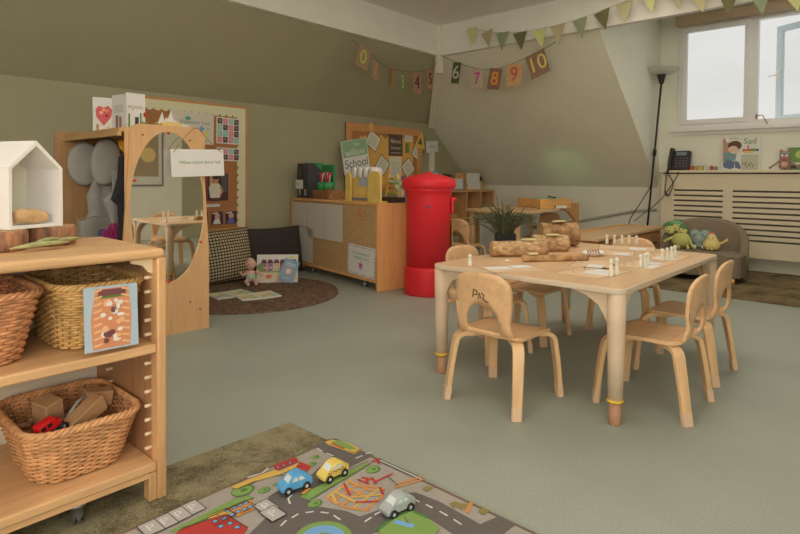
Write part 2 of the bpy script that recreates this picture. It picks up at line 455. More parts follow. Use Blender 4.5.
# ================================================================ ACTIVITY TABLE
TZ = .59
TX0, TX1, TY0, TY1 = 2.37, 3.93, .89, 1.92
TC = ((TX0 + TX1) / 2, (TY0 + TY1) / 2)
tb = thing('activity_table', 'long pale maple nursery table on cream legs with yellow rings', 'table', (TC[0], TC[1], 0))
TEDGE = mat('cream_table_edge', (198, 174, 140), 1, .45)
b = MB(TEDGE); b.prism(rrect(TX1 - TX0, TY1 - TY0, .05), .024, z0=TZ - .0255, bevel=.005)
b.use(wood('table_top_wood', (204, 163, 116), 'x', var=.06, rough=.33)); b.prism(rrect(TX1 - TX0 - .014, TY1 - TY0 - .014, .045), .002, z0=TZ - .002)
b.build('tabletop', tb)
TLEG = mat('cream_table_leg', (200, 170, 134), 1, .45)
FOOTW = mat('pink_brown_foot', (168, 122, 88), 1, .5)
RING = mat('yellow_ring', (222, 168, 40), 1, .5)
for sx in (-1, 1):
    for sy in (-1, 1):
        lx, ly = sx * ((TX1 - TX0) / 2 - .043), sy * ((TY1 - TY0) / 2 - .043)
        b = MB(TLEG); b.lathe([(.031, .105), (.035, .30), (.038, .43), (.040, TZ - .026)], seg=24)
        # curved brackets under the top
        for ax in (0, 1):
            pr = [(0, TZ - .026), (.19, TZ - .026), (.19, TZ - .034), (.13, TZ - .05), (.075, TZ - .085), (.048, TZ - .13), (.03, TZ - .17), (0, TZ - .17)]
            if ax == 0: M = frame((0, .014, 0), (-sx, 0, 0), (0, 0, 1)) if sx < 0 else frame((0, -.014, 0), (-sx, 0, 0), (0, 0, 1))
            else: M = frame((-.014 if sy < 0 else .014, 0, 0), (0, -sy, 0), (0, 0, 1))
            if ax == 0: b.prism(pr, .028, M=M)
            else: b.prism(pr, .028, M=M @ T(0, 0, -.028 if False else 0))
        lg = b.build('leg', tb, loc=(lx, ly, 0))
        b = MB(RING); b.lathe([(.026, .098), (.035, .099), (.035, .108), (.026, .109)], seg=24); b.build('ring', lg)
        b = MB(FOOTW); b.lathe([(.024, 0), (.0265, .004), (.0265, .10)], seg=24); b.build('foot', lg)

# ================================================================ CHAIRS (bent ply)
CH = wood('chair_ply', (206, 160, 110), 'x', var=.07, rough=.35)
CHL = wood('chair_leg_ply', (210, 166, 114), 'z', var=.08, rough=.38)
CHE = mat('chair_ply_edge', (216, 170, 116), 1, .45)
SOCK = mat('pale_foot_sock', (206, 168, 128), 1, .7)
MARK = col(84, 50, 28)
def curve_pts(ctrl, n=6):
    """Catmull-Rom through control points"""
    P_ = [V(c) for c in ctrl]; P_ = [P_[0] * 2 - P_[1]] + P_ + [P_[-1] * 2 - P_[-2]]; out = []
    for i in range(1, len(P_) - 2):
        for k in range(n):
            t = k / n; a, b_, c, d = P_[i - 1:i + 3]
            out.append(.5 * ((2 * b_) + (c - a) * t + (2 * a - 5 * b_ + 4 * c - d) * t * t + (3 * b_ - a - 3 * c + d) * t ** 3))
    out.append(P_[-2]); return out
def make_chair(label, loc, rz, group, mark=False):
    t = thing('nursery_chair', label, 'chair', loc, rz, group)
    # seat: bent sheet, front edge rolls down a little
    out = []
    for x, y in rrect(.335, .345, .055, 6): out.append((x, y))
    def fs(u, v):
        z = .325 + .006 * (abs(v) / .17) ** 2
        if u > .11: z -= ((u - .11) / .055) ** 2 * .012
        if u < -.11: z += ((-.11 - u) / .055) ** 2 * .010
        return (u, v, z), (0, 0, 1)
    b = MB(CH); b.plate(out, [], fs, .013, step=.028); b.build('seat', t)
    # backrest with arched hand hole
    prof = [(-.115, .334), (-.150, .338), (-.178, .356), (-.190, .392), (-.197, .44), (-.203, .50), (-.209, .56), (-.217, .625)]
    cp = curve_pts([(x, 0, z) for x, z in prof], 8); ln = [0]
    for i in range(1, len(cp)): ln.append(ln[-1] + (cp[i] - cp[i - 1]).length)
    TL = ln[-1]
    def fb(u, v):
        v = max(0, min(TL - 1e-6, v)); i = 0
        while ln[i + 1] < v: i += 1
        f = (v - ln[i]) / (ln[i + 1] - ln[i]); p = cp[i].lerp(cp[i + 1], f); tg = (cp[i + 1] - cp[i]).normalized()
        nn = V((tg.z, 0, -tg.x))
        bend = .018 * (u / .15) ** 2 * min(1, max(0, (v - .09) / .1))
        return (p.x + bend, u, p.z), nn
    o = [(-.125, 0), (.125, 0), (.148, .06), (.143, .12), (.148, .20), (.150, .26)]
    o += [(.150 * math.cos(a), .262 + (TL - .262) * math.sin(a)) for a in [math.radians(6 + 168 * k / 22) for k in range(23)]]
    o = o[:6] + [(math.copysign(abs(math.cos(a)) ** .72, math.cos(a)) * .150, .262 + (TL - .262) * math.sin(a) ** .9) for a in [math.radians(4 + 172 * k / 24) for k in range(25)]]
    o += [(-.150, .26), (-.148, .20), (-.143, .12), (-.148, .06)]
    hole = [(-.085, .060), (.085, .060), (.088, .080)] + [(.088 * math.cos(a), .105 + .10 * math.sin(a)) for a in [math.radians(180 * k / 14) for k in range(15)]] + [(-.088, .080)]
    b = MB(CH); b.plate(o, [hole], fb, .013, step=.022)
    bk = b.build('backrest', t)
    if mark:
        b = MB(MARK)
        def q(u, v):
            p, n = fb(u, v); return V(p) - V(n).normalized() * .0070
        for st in ([(-.042, .225), (-.034, .262), (-.018, .258), (-.016, .240), (-.030, .238)], [(-.010, .222), (-.004, .25), (.004, .225)], [(.008, .25), (.020, .242), (.014, .222), (.028, .214), (.042, .21)]):
            b.tube([q(-u, v) for u, v in st], .0032, seg=5)
        b.build('handwritten_mark', bk)
    for sx in (-1, 1):
        for sy in (-1, 1):
            c = [(sx * .05, sy * .075, .311), (sx * .10, sy * .115, .311), (sx * .135, sy * .148, .309), (sx * .156, sy * .166, .292), (sx * .164, sy * .172, .262), (sx * (.178 if sx > 0 else .182), sy * .181, .16), (sx * (.192 if sx > 0 else .205), sy * .19, .0)]
            if sx > 0: c = [(x + .004, y, z) for x, y, z in c]
            pts = curve_pts(c, 7)
            n = len(pts); W = [.052 - .010 * max(0, (.31 - p.z) / .31) for p in pts]
            b = MB(CHL); b.sweep(pts, (-sy * sx * .60, .80, 0), W, .023)
            lg = b.build('leg', t)
            s_ = []
            for zz_ in (.0, .03, .058):
                k = zz_ / .16; s_.append(V((pts[-1].x + (c[5][0] - c[6][0]) * k, pts[-1].y + (c[5][1] - c[6][1]) * k, zz_)))
            b = MB(SOCK); b.sweep(s_, (-sy * sx * .60, .80, 0), [.046, .047, .047], [.029, .030, .030], bev=.2); b.build('foot_cap', lg)
    return t
G1 = 'bent ply chairs around the maple table'
c1 = make_chair('bent ply child chair with handwritten mark, backing onto the table\'s near left end', (2.352, 1.446, 0), 0, G1, True)
c2 = make_chair('bent ply child chair at the long side, beside the table\'s near corner leg', (2.79, .905, 0), math.radians(91), G1)
# twin of the previous, pushed in next to it
c3 = dup(c2, (3.385, .93, 0), math.radians(89), 'bent ply child chair at the long side, beyond the chair near the table corner leg')
c4 = dup(c2, (2.90, 1.92, 0), math.radians(-97), 'bent ply child chair behind the table next to the red post box')
c5 = dup(c2, (3.40, 1.90, 0), math.radians(-88), 'bent ply child chair behind the table, pushed under beside the logs')
c6 = dup(c2, (4.03, 1.50, 0), math.radians(186), 'bent ply child chair at the far end of the table facing the dark sofa side')
# ================================================================ THINGS ON THE TABLE
BARK = mat('rough_bark', (176, 134, 86), .95, .9, rgb2=(112, 80, 52), scale=16, stretch=(1, 1, 1), bump=.01, detail=8)
BARK2 = mat('peeling_bark', (192, 156, 108), .95, .9, rgb2=(140, 104, 68), scale=26, stretch=(1, 1, 2), bump=.008, detail=8)
CUT = mat('cut_log_wood', (176, 138, 92), 1, .8, var=.15, scale=30)
def log_part(b, p0, p1, r, seed=0, bark=BARK2, flat=1.0):
    rnd = random.Random(seed); p0 = V(p0); p1 = V(p1); d = p1 - p0; n = 14; seg = 28
    u = d.normalized().cross(V((0, 0, 1)));
    if u.length < .1: u = V((1, 0, 0))
    u.normalize(); w_ = u.cross(d.normalized()); vs = []; fs = []
    ph = [rnd.uniform(0, 6) for _ in range(8)]
    for i in range(n + 1):
        t = i / n
        for k in range(seg):
            a = 2 * PI * k / seg
            rr_ = r * (1 + .05 * math.sin(2 * a + ph[0]) + .035 * math.sin(3 * a + ph[1] + t * 3) + .03 * math.sin(9 * t + ph[2] + a) + rnd.uniform(-.03, .03))
            vs.append(p0 + d * t + (u * math.cos(a) + w_ * math.sin(a) * flat) * rr_)
    for i in range(n):
        for k in range(seg):
            l = (k + 1) % seg; fs.append((i * seg + k, i * seg + l, (i + 1) * seg + l, (i + 1) * seg + k))
    b._new(vs, fs, None, bark, True)
    b.use(CUT); b._new([vs[k] * 1 for k in range(seg)], [tuple(range(seg - 1, -1, -1))]); b._new([vs[n * seg + k] * 1 for k in range(seg)], [tuple(range(seg))])
def log(name, label, p0, p1, r, seed, cat='log', bark=BARK2, group='birch logs on the maple table'):
    base = (V(p0) + V(p1)) / 2; base.z = min(p0[2], p1[2])
    b = MB(); log_part(b, V(p0) - base, V(p1) - base, r, seed, bark); o = b.build(name, loc=base); return tag(o, label, cat, group)
ud = V((.835, -.55, 0)).normalized()      # logs lie roughly along this
A0 = V((2.84, 1.845, TZ + .047)); A1 = V((3.09, 1.62, TZ + .047))
log('birch_log', 'long birch log lying under the spiky grass pot on the table', A0, A1, .046, 3)
log('birch_log', 'shorter birch log lying between the grass log and tall log', (3.24, 1.80, TZ + .051), (3.40, 1.635, TZ + .051), .050, 5)
log('birch_log', 'thick log standing highest behind the others on the table', (3.53, 1.90, TZ + .083), (3.70, 1.715, TZ + .083), .082, 8, bark=BARK)
log('split_branch', 'thin split bark strip lying in front of the birch logs', (2.78, 1.60, TZ + .018), (3.08, 1.36, TZ + .018), .0185, 11, 'branch', BARK)
LEAF = mat('dried_leaf', (196, 178, 120), 1, .7, var=.1, scale=20)
for i, (p, s_, lb) in enumerate([((3.02, 1.70, TZ + .094), .052, 'dry pale leaf-shaped wood slice resting on the grass pot\'s log'),
                                ((3.31, 1.69, TZ + .103), .048, 'dry pale wood slice resting on the shorter birch log'),
                                ((3.60, 1.795, TZ + .167), .052, 'dry pale wood slice resting on the thick standing-highest log'),
                                ((2.83, 1.565, TZ + .040), .034, 'small dry wood slice on the left end of the split bark strip')]):
    b = MB(LEAF); b.prism(circ(0, 0, s_, s_ * .62, n=18), .008, z0=0, bevel=.003)
    tag(b.build('wood_slice', loc=p, rz=-.5), lb, 'wood slice', 'wood slices on the logs')
# spiky grass in dark pot
GZ = .012
gp = thing('potted_grass', 'spiky dark green grass in a black pot behind the birch log', 'plant', (3.045, 1.875, TZ))
b = MB(col(36, 34, 34, .9)); b.bb((-.062, -.03, 0), (.062, .03, .118), bevel=.008); b.use(col(60, 45, 32)).bb((-.056, -.026, .113), (.056, .026, .12)); 
b.build('pot', gp, rz=-.55)
b = MB(mat('grass_blade', (66, 68, 40), .9, .6, var=.25, scale=12)); rnd = random.Random(4)
for i in range(150):
    a = rnd.uniform(0, 2 * PI); h = rnd.uniform(.10, .19) if i > 10 else rnd.uniform(.2, .27); sp = rnd.uniform(.02, .26)
    x0, y0 = rnd.uniform(-.055, .055), rnd.uniform(-.03, .03)
    P0 = V((x0, y0, .115)); tip = V((x0 + math.cos(a) * sp, y0 + math.sin(a) * sp, .115 + h * (1 if sp < .1 else 1.15 - 2.6 * sp)))
    mid = P0.lerp(tip, .5) + V((0, 0, h * (.14 + sp))); pts = curve_pts([P0, mid, tip], 4)
    b.tube(pts, [.0042 * (1 - .75 * k / (len(pts) - 1)) for k in range(len(pts))], seg=4)
b.build('grass', gp)
# peg dolls
PEG = mat('pale_birch_peg', (226, 206, 172), 1, .5)
def peg(label, x, y, h=.062, first=[None]):
    if first[0] is None:
        b = MB(PEG); b.lathe([(.0095, 0), (.0108, .002), (.0105, .02), (.0085, .034), (.0058, .041), (.0052, .043), (.0085, .0465), (.0100, .052), (.0088, .058), (.005, .0615), (.0001, .0625)], seg=16)
        o = b.build('peg_doll', loc=(x, y, TZ + .0014)); tag(o, label, 'peg doll', 'plain wooden peg dolls on the table'); first[0] = o
    else: o = dup(first[0], (x, y, TZ + .0014), 0, label)
    o.scale = (1.05, 1.05, h / .0625); return o
peg('lone plain wooden peg doll near the table\'s left edge, in front of the log', 2.44, 1.715, .062)
ORD = ['leftmost', 'second from left', 'middle', 'second from right', 'rightmost']
for i, q in enumerate([(606.8, 246.5), (614.4, 246.8), (621.8, 247), (629, 247.2), (636.4, 247.4)]):
    x, y = [(3.972, 1.613), (4.000, 1.570), (4.019, 1.525), (4.038, 1.482), (4.064, 1.440)][i]
    peg('wooden peg doll, ' + ORD[i] + ' of the row of five at the table\'s far end', x, y, .066)
peg('left one of the two tall wooden peg dolls near the table\'s near corner', 2.655, 1.055, .084)
peg('right one of the two tall wooden peg dolls near the table\'s near corner', 2.71, 1.05, .086)
for i, (x, y) in enumerate([(3.03, 1.05), (3.09, 1.05), (3.15, 1.055)]):
    peg('wooden peg doll, ' + ['left', 'middle', 'right'][i] + ' of the three at the middle of the table\'s long edge', x, y, .070)
for i, (x, y) in enumerate([(3.37, 1.05), (3.44, 1.045), (3.52, 1.045), (3.60, 1.05)]):
    peg('wooden peg doll, ' + ORD[[0, 1, 3, 4][i]] + ' of the four nearest the table\'s far right corner', x, y, .070)
# activity sheets (brown edged mats with white cards)
MATB = col(208, 172, 128); MATE = col(140, 92, 58); CARDW = col(222, 212, 196, .9)
def sheet(label, x, y, w_, h_, rz, cards, group='activity sheets on the maple table', name='activity_sheet'):
    b = MB(MATB); b.box((0, 0, .0006), (w_, h_, .0012)); 
    art(b, T(0, 0, .0012), [('l', [(-w_ / 2 + .004, -h_ / 2 + .004), (w_ / 2 - .004, -h_ / 2 + .004), (w_ / 2 - .004, h_ / 2 - .004), (-w_ / 2 + .004, h_ / 2 - .004), (-w_ / 2 + .004, -h_ / 2 + .004)], MATE, .004)] + cards, .0003)
    return tag(b.build(name, loc=(x, y, TZ + .0001), rz=rz), label, 'activity sheet', group)
def cards(*r): return [('r', q, CARDW) for q in r]
LN = [('l', [(-.10, .05), (-.04, .09), (.02, .06), (.09, .10)], MATE, .003)]
sheet('brown edged activity sheet with white card beside the lone peg doll', 2.53, 1.52, .30, .21, -.55, cards((-.13, -.02, .0, .06), (.02, .0, .13, .08)))
sheet('brown edged activity sheet lying under the two tall peg dolls', 2.72, 1.17, .34, .24, -.10, cards((-.06, -.10, .10, .03)) + LN)
sheet('activity sheet with path drawing in the centre of the table', 2.98, 1.28, .32, .22, .25, cards((-.14, -.06, -.02, .02)) + LN)
sheet('brown edged activity sheet under the three pegs', 3.15, 1.08, .32, .22, -.05, cards((-.10, -.09, .02, .0), (.04, -.06, .13, .05)) + LN)
sheet('activity sheet at the far right corner under the four pegs', 3.55, 1.09, .34, .22, .04, cards((-.13, -.07, .0, .04)) + LN)
sheet('activity sheet under the row of five pegs', 3.83, 1.42, .24, .36, .35, cards((-.09, -.12, .05, -.02)))
sheet('activity sheet between the row of five pegs and the paper boat', 3.52, 1.36, .26, .2, .3, cards((-.09, -.07, .03, .02)))
b = MB(col(226, 218, 206, .95)); rnd = random.Random(2)
vs = []; seg = 20
for i in range(seg):
    a = 2 * PI * i / seg; vs.append((.085 * math.cos(a), .06 * math.sin(a), .022 + .006 * math.sin(5 * a)))
for i in range(seg):
    a = 2 * PI * i / seg; vs.append((.045 * math.cos(a), .03 * math.sin(a), .002 + .002 * math.sin(7 * a)))
b._new(vs, [(i, (i + 1) % seg, seg + (i + 1) % seg, seg + i) for i in range(seg)] + [tuple(range(seg, 2 * seg))])
for i in range(5):
    b.tube([(-.05 + i * .02, -.02, .012), (-.03 + i * .02, .02, .03)], .004, col(150, 110, 70), seg=5)
tag(b.build('paper_dish', loc=(3.30, 1.42, TZ + .002), rz=-.4), 'shallow crumpled white paper dish of twigs right of the logs', 'dish')
b = MB(col(228, 220, 206)); b.ell((0, 0, .006), (.018, .012, .007), seg=10, ring=6)
tag(b.build('white_pebble', loc=(2.72, 1.66, TZ)), 'small white pebble between the lone peg and the log', 'pebble')
# ================================================================ FOREGROUND SHELF UNIT
su = thing('shelf_unit', 'pine open shelf unit holding wicker baskets in the foreground', 'shelf unit', (.27, 2.05, .0088))
def LS(x, y, z): return (x - .27, y - 2.05, z)
SX0, SX1, SY0, SY1, SH = -.30, .848, 1.78, 2.30, .81
b = MB(PINE); b.bb(LS(SX0, SY0, SH - .032), LS(SX1 - .004, SY1, SH), bevel=.012, seg=3); b.build('top_board', su)
for x0, x1 in ((SX1 - .030, SX1), (SX0, SX0 + .03)):
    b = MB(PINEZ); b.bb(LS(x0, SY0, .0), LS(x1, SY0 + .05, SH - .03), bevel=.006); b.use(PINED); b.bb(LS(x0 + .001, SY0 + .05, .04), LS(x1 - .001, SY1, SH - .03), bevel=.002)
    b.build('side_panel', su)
for z, n in ((.475, 'middle_shelf'), (.093, 'bottom_shelf')):
    b = MB(PINE); b.bb(LS(SX0 + .03, SY0 + .005, z), LS(SX1 - .03, SY1 - .01, z + .03), bevel=.006); b.build(n, su)
b = MB(PINE)
pr = [(SX0 + .03, .093), (SX0 + .03, .045), (.18, .045), (.24, .05), (.31, .07), (.42, .075), (.60, .075), (.81, .075), (.81, .093)]
b.prism(pr, .018, M=frame(LS(0, SY0 + .03, 0), (1, 0, 0), (0, 0, 1))); b.build('plinth_rail', su)
b = MB(PINEZ); b.bb(LS(SX1 - .055, SY0 + .006, .0), LS(SX1 - .03, SY0 + .05, .092), bevel=.004); b.build('foot_block', su)
b = MB(col(178, 164, 136, .75)); b.bb(LS(SX0 + .03, SY1 - .01, .04), LS(SX1 - .03, SY1, SH - .03)); b.build('back_panel', su)
PEGM = col(222, 188, 142)
k = 0
for z in [.16 + .046 * i for i in range(7)] + [.53 + .046 * i for i in range(5)]:
    for y in (SY0 + .045, SY0 + .36):
        b = MB(PEGM); b.tube([LS(SX1 - .052, y, z), LS(SX1 - .03, y, z)], .0055, seg=8); b.build('shelf_peg', su)
b = MB(PEGM); b.prism([(0, 0), (.07, 0), (.066, -.012), (.03, -.022), (.012, -.045), (0, -.05)], .012, M=frame(LS(SX1 - .03, SY0 + .036, SH - .033), (-1, 0, 0), (0, 0, 1))); b.build('corner_brace', su)
for z in (.73, .19):
    b = MB(PEGM); b.bb(LS(SX1, SY0 + .05, z - .035), LS(SX1 + .012, SY0 + .075, z + .035), bevel=.004); b.build('connector_strip', su)
for x, y in ((.60, 1.84), (-.1, 1.84), (.6, 2.2)):
    b = MB(STEEL); b.lathe([(.016, 0.005), (.018, .02), (.018, .05), (.024, .052), (.024, .06), (.012, .062), (.012, .093)], seg=16, M=T(*LS(x, y, 0)));
    b.use(BLACK); b.tube([LS(x - .011, y, .017), LS(x + .011, y, .017)], .017, seg=16); b.build('castor', su)
# ---------------------------------------------------------------- wicker baskets
def basket(name, label, loc, rz, w0, d0, w1, d1, h, colr, rows=20, group='wicker baskets in the shelf unit'):
    t = thing(name, label, 'basket', loc, rz, group)
    wm = mat('wicker_' + str(colr[0]), colr, 1, .55, var=.22, scale=30, detail=3)
    dk = mat('wicker_dark_' + str(colr[0]), tuple(int(c * .72) for c in colr), 1, .6, var=.2, scale=30)
    def ringp(f, off=0.0, n=120, z=None):
        w_ = w0 + (w1 - w0) * f; d_ = d0 + (d1 - d0) * f; P_ = []
        base = rrect(w_ + 2 * off, d_ + 2 * off, .075 + off, 10)
        # resample evenly
        ll = [0]
        for i in range(len(base)): ll.append(ll[-1] + (V(base[(i + 1) % len(base)]) - V(base[i])).length)
        for k in range(n):
            s_ = ll[-1] * k / n; i = 0
            while ll[i + 1] < s_: i += 1
            g = (s_ - ll[i]) / max(1e-9, ll[i + 1] - ll[i]); p = V(base[i]).lerp(V(base[(i + 1) % len(base)]), g); P_.append(p)
        return P_
    ns = 44; n = ns * 4
    b = MB(wm)
    for r in range(rows):
        f = (r + .5) / rows; z = .004 + f * (h - .02); P_ = ringp(f, 0, n); pts = []
        for k, p in enumerate(P_):
            a = P_[(k + 1) % n] - P_[k - 1]; nn = V((a.y, -a.x)).normalized()
            o_ = .0036 * math.cos(PI * k / 4 + (PI if r % 2 else 0)); pts.append((p.x + nn.x * o_, p.y + nn.y * o_, z))
        b.tube(pts, (h / rows) * .52, closed=True, seg=5, flat=1.0)
    b.build('weave', t)
    b = MB(dk)
    R0 = ringp(0, 0, ns); R1 = ringp(1, 0, ns)
    for k in range(ns):
        b.tube([(R0[k].x, R0[k].y, .003), (R1[k].x, R1[k].y, h - .01)], .003, seg=5)
    b.prism([tuple(p) for p in ringp(0, -.002, 40)], .006, z0=0)
    b.build('stakes', t)
    b = MB(wm)
    for ph in (0, PI * 2 / 3, PI * 4 / 3):
        P_ = ringp(1, .002, 160); pts = []
        for k, p in enumerate(P_):
            a = P_[(k + 1) % 160] - P_[k - 1]; nn = V((a.y, -a.x)).normalized(); an = 2 * PI * k / 160 * 22 + ph
            pts.append((p.x + nn.x * .0065 * math.cos(an), p.y + nn.y * .0065 * math.cos(an), h - .006 + .0065 * math.sin(an)))
        b.tube(pts, .0062, closed=True, seg=6)
    b.build('rim', t)
    return t
basket('wicker_basket', 'reddish brown wicker basket at left of the middle shelf, cut by the photo edge', (.335, 2.03, .5145), 0, .29, .30, .37, .38, .205, (190, 130, 84), 19)
basket('wicker_basket', 'yellowish wicker basket with a photo card, on the middle shelf', (.685, 2.03, .5145), 0, .21, .29, .26, .38, .205, (184, 142, 82), 22)
basket('wicker_basket', 'orange brown wicker basket of toys and blocks on the bottom shelf', (.632, 2.02, .1325), 0, .245, .30, .325, .39, .175, (196, 142, 90), 22)
# card leaning on the yellow basket
b = MB(col(160, 170, 166)); b.box((0, 0, .0), (.155, .19, .003))
P1 = col(196, 128, 84); P2 = col(222, 196, 172); P3 = col(110, 64, 60); P4 = col(226, 160, 110)
rnd = random.Random(5); sh = [('p', [(-.055, -.09), (.052, -.09), (.058, 0), (.05, .088), (-.045, .088), (-.06, 0)], P1), ('p', [(-.042, .06), (.04, .06), (.045, .085), (-.035, .085)], P3), ('l', [(-.035, .062), (.038, .062)], col(90, 110, 50), .007)]
for i in range(9): sh.append(('l', [(-.05, -.08 + .02 * i), (-.03, -.075 + .02 * i)], P4, .006)); sh.append(('l', [(.05, -.08 + .02 * i), (.03, -.075 + .02 * i)], P4, .006))
for i in range(26): sh.append(('c', (rnd.uniform(-.026, .028), rnd.uniform(-.075, .05), rnd.uniform(.006, .012), rnd.uniform(.005, .010)), [P2, P4, P2, P3][i % 4]))
art(b, T(0, 0, .0016), sh, .0004)
o = b.build('photo_card'); o.matrix_world = frame((.684, 1.795, .622), (1, 0, -.02), (.06, .10, 1)); tag(o, 'photo card of shells in an orange bowl leaning on the yellowish basket', 'photo card')
# toys in the bottom basket
BLK = wood('toy_block_wood', (182, 140, 96), 'x', var=.12, rough=.6)
def block(label, c, d, rx, ry, rz, m=BLK, name='wooden_block', cat='wooden block'):
    b = MB(m); b.box((0, 0, 0), d, bevel=.004); o = b.build(name); o.matrix_world = T(*c) @ R(rz, 'Z') @ R(ry, 'Y') @ R(rx, 'X')
    return tag(o, label, cat, 'wooden blocks in the bottom basket')
block('wooden block tilted upright at left of the toy basket', (.585, 2.05, .285), (.06, .07, .10), 10, -12, 20)
block('long wooden block resting diagonally in the middle of the toy basket', (.66, 1.95, .285), (.13, .05, .055), 0, -22, 25)
block('wooden block lying at the right back of the toy basket', (.73, 2.04, .30), (.085, .05, .05), 5, 8, -5)
block('small wooden block behind the red toy engine', (.60, 2.13, .272), (.06, .05, .05), 0, 0, 30)
b = MB(mat('wood_chips', (196, 160, 120), 1, .8, var=.2, scale=40)); rnd = random.Random(9)
for i in range(90):
    x, y = rnd.uniform(-.105, .105), rnd.uniform(-.13, .13)
    M = T(x, y, rnd.uniform(.085, .115)) @ R(rnd.uniform(0, 360), 'Z') @ R(rnd.uniform(-50, 50), 'X')
    b.box((0, 0, 0), (rnd.uniform(.015, .045), .014, .006), M=M)
b.box((0, 0, .052), (.19, .235, .07))
o = b.build('wood_pieces', loc=(.632, 2.02, .1325)); tag(o, 'loose pale wood pieces filling the bottom basket', 'wood pieces'); o['kind'] = 'stuff'
te = thing('toy_engine', 'small red toy engine with black wheels in the bottom basket', 'toy vehicle', (.545, 1.905, .288), math.radians(20))
te.rotation_euler = (0, math.radians(-14), math.radians(20))
RED = mat('toy_red', (206, 30, 34), 1, .35)
b = MB(RED); b.bb((-.035, -.017, 0), (.02, .017, .034), bevel=.004); b.bb((.02, -.014, 0), (.035, .014, .02), bevel=.003); b.build('body', te)
b = MB(BLACK)
for x in (-.024, -.004): b.bb((x - .007, -.0176, .016), (x + .007, .0176, .027))
b.build('windows', te)
b = MB(col(48, 56, 74)); b.bb((-.035, -.013, -.012), (.045, .013, 0), bevel=.002); b.build('chassis', te)
for x in (-.02, .034):
    for y in (-.018, .018):
        b = MB(BLACK); b.tube([(x, y - .004, -.008), (x, y + .004, -.008)], .0125, seg=16); b.use(STEEL).tube([(x, y - .005, -.008), (x, y + .005, -.008)], .005, seg=10); b.build('wheel', te)
b = MB(col(150, 146, 130)); b.tube([(0, 0, 0), (.05, .02, .05), (.075, .03, .062)], .003, seg=6); b.tube([(.002, -.008, 0), (.05, .01, .052), (.075, .022, .062)], .003, seg=6)
tag(b.build('plastic_rod', loc=(.60, 1.97, .27)), 'clear plastic rod poking up between the wooden blocks', 'rod')
# ---------------------------------------------------------------- house on log slices
LB = mat('log_slice_bark', (164, 112, 74), .95, .85, rgb2=(82, 58, 44), scale=28, stretch=(1, 1, .35), detail=6, bump=.006)
for lb, x, y, r in (('bark-edged log slice at left under the white toy house', .452, 2.085, .092), ('bark-edged log slice at right under the white toy house', .618, 2.135, .078)):
    b = MB(); rnd = random.Random(int(x * 100)); seg = 40; prof = [rnd.uniform(-.05, .05) for _ in range(seg)]; vs = []
    for z in (0, .012, .03, .052, .062):
        for k in range(seg):
            a = 2 * PI * k / seg; rr_ = r * (1 + .04 * math.sin(3 * a) + prof[k] * .8) * (1 if 0 < z < .06 else .96); vs.append((rr_ * math.cos(a), rr_ * math.sin(a), z))
    b._new(vs, [(i * seg + k, i * seg + (k + 1) % seg, (i + 1) * seg + (k + 1) % seg, (i + 1) * seg + k) for i in range(4) for k in range(seg)], None, LB, True)
    b.use(CUT); b._new(vs[-seg:], [tuple(range(seg))]); b._new(vs[:seg], [tuple(range(seg - 1, -1, -1))])
    tag(b.build('log_slice', loc=(x, y, SH + .0098)), lb, 'log slice', 'log slices on the shelf unit')
HW = mat('cream_white_house_paint', (214, 202, 178), .95, .6)
hs = thing('toy_house', 'open-fronted white wooden toy house standing on log slices', 'toy house', (.53, 2.13, SH + .0735), math.radians(22))
hw_, hh, rf, dp, th = .090, .190, .275, .16, .010
outer = [(-hw_, 0), (hw_, 0), (hw_, hh), (0, rf), (-hw_, hh)]
inner = [(-hw_ + th, th), (hw_ - th, th), (hw_ - th, hh - .004), (0, rf - .016), (-hw_ + th, hh - .004)]
b = MB(HW)
M = frame((0, -dp / 2, 0), (1, 0, 0), (0, 0, 1))   # z axis -> -y
vs = []
for o_ in (outer, inner):
    for yy in (-dp / 2, dp / 2): vs += [(x, yy, z) for x, z in o_]
F = []
for i in range(5):
    j = (i + 1) % 5
    F += [(i, j, 5 + j, 5 + i)[::-1], (10 + i, 10 + j, 15 + j, 15 + i), (i, j, 10 + j, 10 + i), (5 + i, 5 + j, 15 + j, 15 + i)[::-1]]
b._new(vs, F); b.build('shell', hs)
b = MB(mat('pale_lining', (208, 192, 160), .9, .7)); b._new([(x, dp / 2 - .006, z) for x, z in inner] + [(x, dp / 2 - .001, z) for x, z in inner], [(4, 3, 2, 1, 0), (5, 6, 7, 8, 9)]); b.build('back_board', hs)
b = MB(mat('brown_stone', (186, 146, 96), .95, .8, var=.15, scale=25, bump=.002)); 
pts = curve_pts([(-.052, 0, .024), (-.035, 0, .026), (.0, 0, .026), (.03, .0, .022), (.05, 0, .018)], 4); n = len(pts)
b.tube(pts, [.026 * (math.sin(PI * (.12 + .76 * k / (n - 1))) ** .35) * (1 - .25 * k / n) for k in range(n)], seg=16)
tag(b.build('wooden_loaf', loc=(.55, 2.085, SH + .0845), rz=math.radians(20)), 'rounded brown wooden loaf shape lying inside the white toy house', 'wooden shape')
b = MB(mat('dry_green_leaf', (146, 140, 88), .95, .7, var=.18, scale=30))
for i, (a, c, r) in enumerate((((-.10, -.02, .008), (.05, .0, .012), .012), ((-.02, .0, .012), (.10, .04, .016), .009), ((-.04, -.01, .016), (.03, .01, .02), .008), ((.03, .01, .01), (.115, .062, .014), .005))):
    pts = curve_pts([a, ((a[0] + c[0]) / 2, (a[1] + c[1]) / 2 - .006, (a[2] + c[2]) / 2 + .003), c], 5); n = len(pts)
    b.tube(pts, [r * max(.15, math.sin(PI * (.08 + .84 * k / (n - 1)))) for k in range(n)], seg=7, flat=.5)
DLF = b.build('dried_leaf', loc=(.575, 1.99, SH + .0108)); DLF.scale = (1.1, 1.2, 1.5)
tag(DLF, 'curled dry green leaf lying in front of the log slices', 'leaf')

MIRROR_TURN = .044
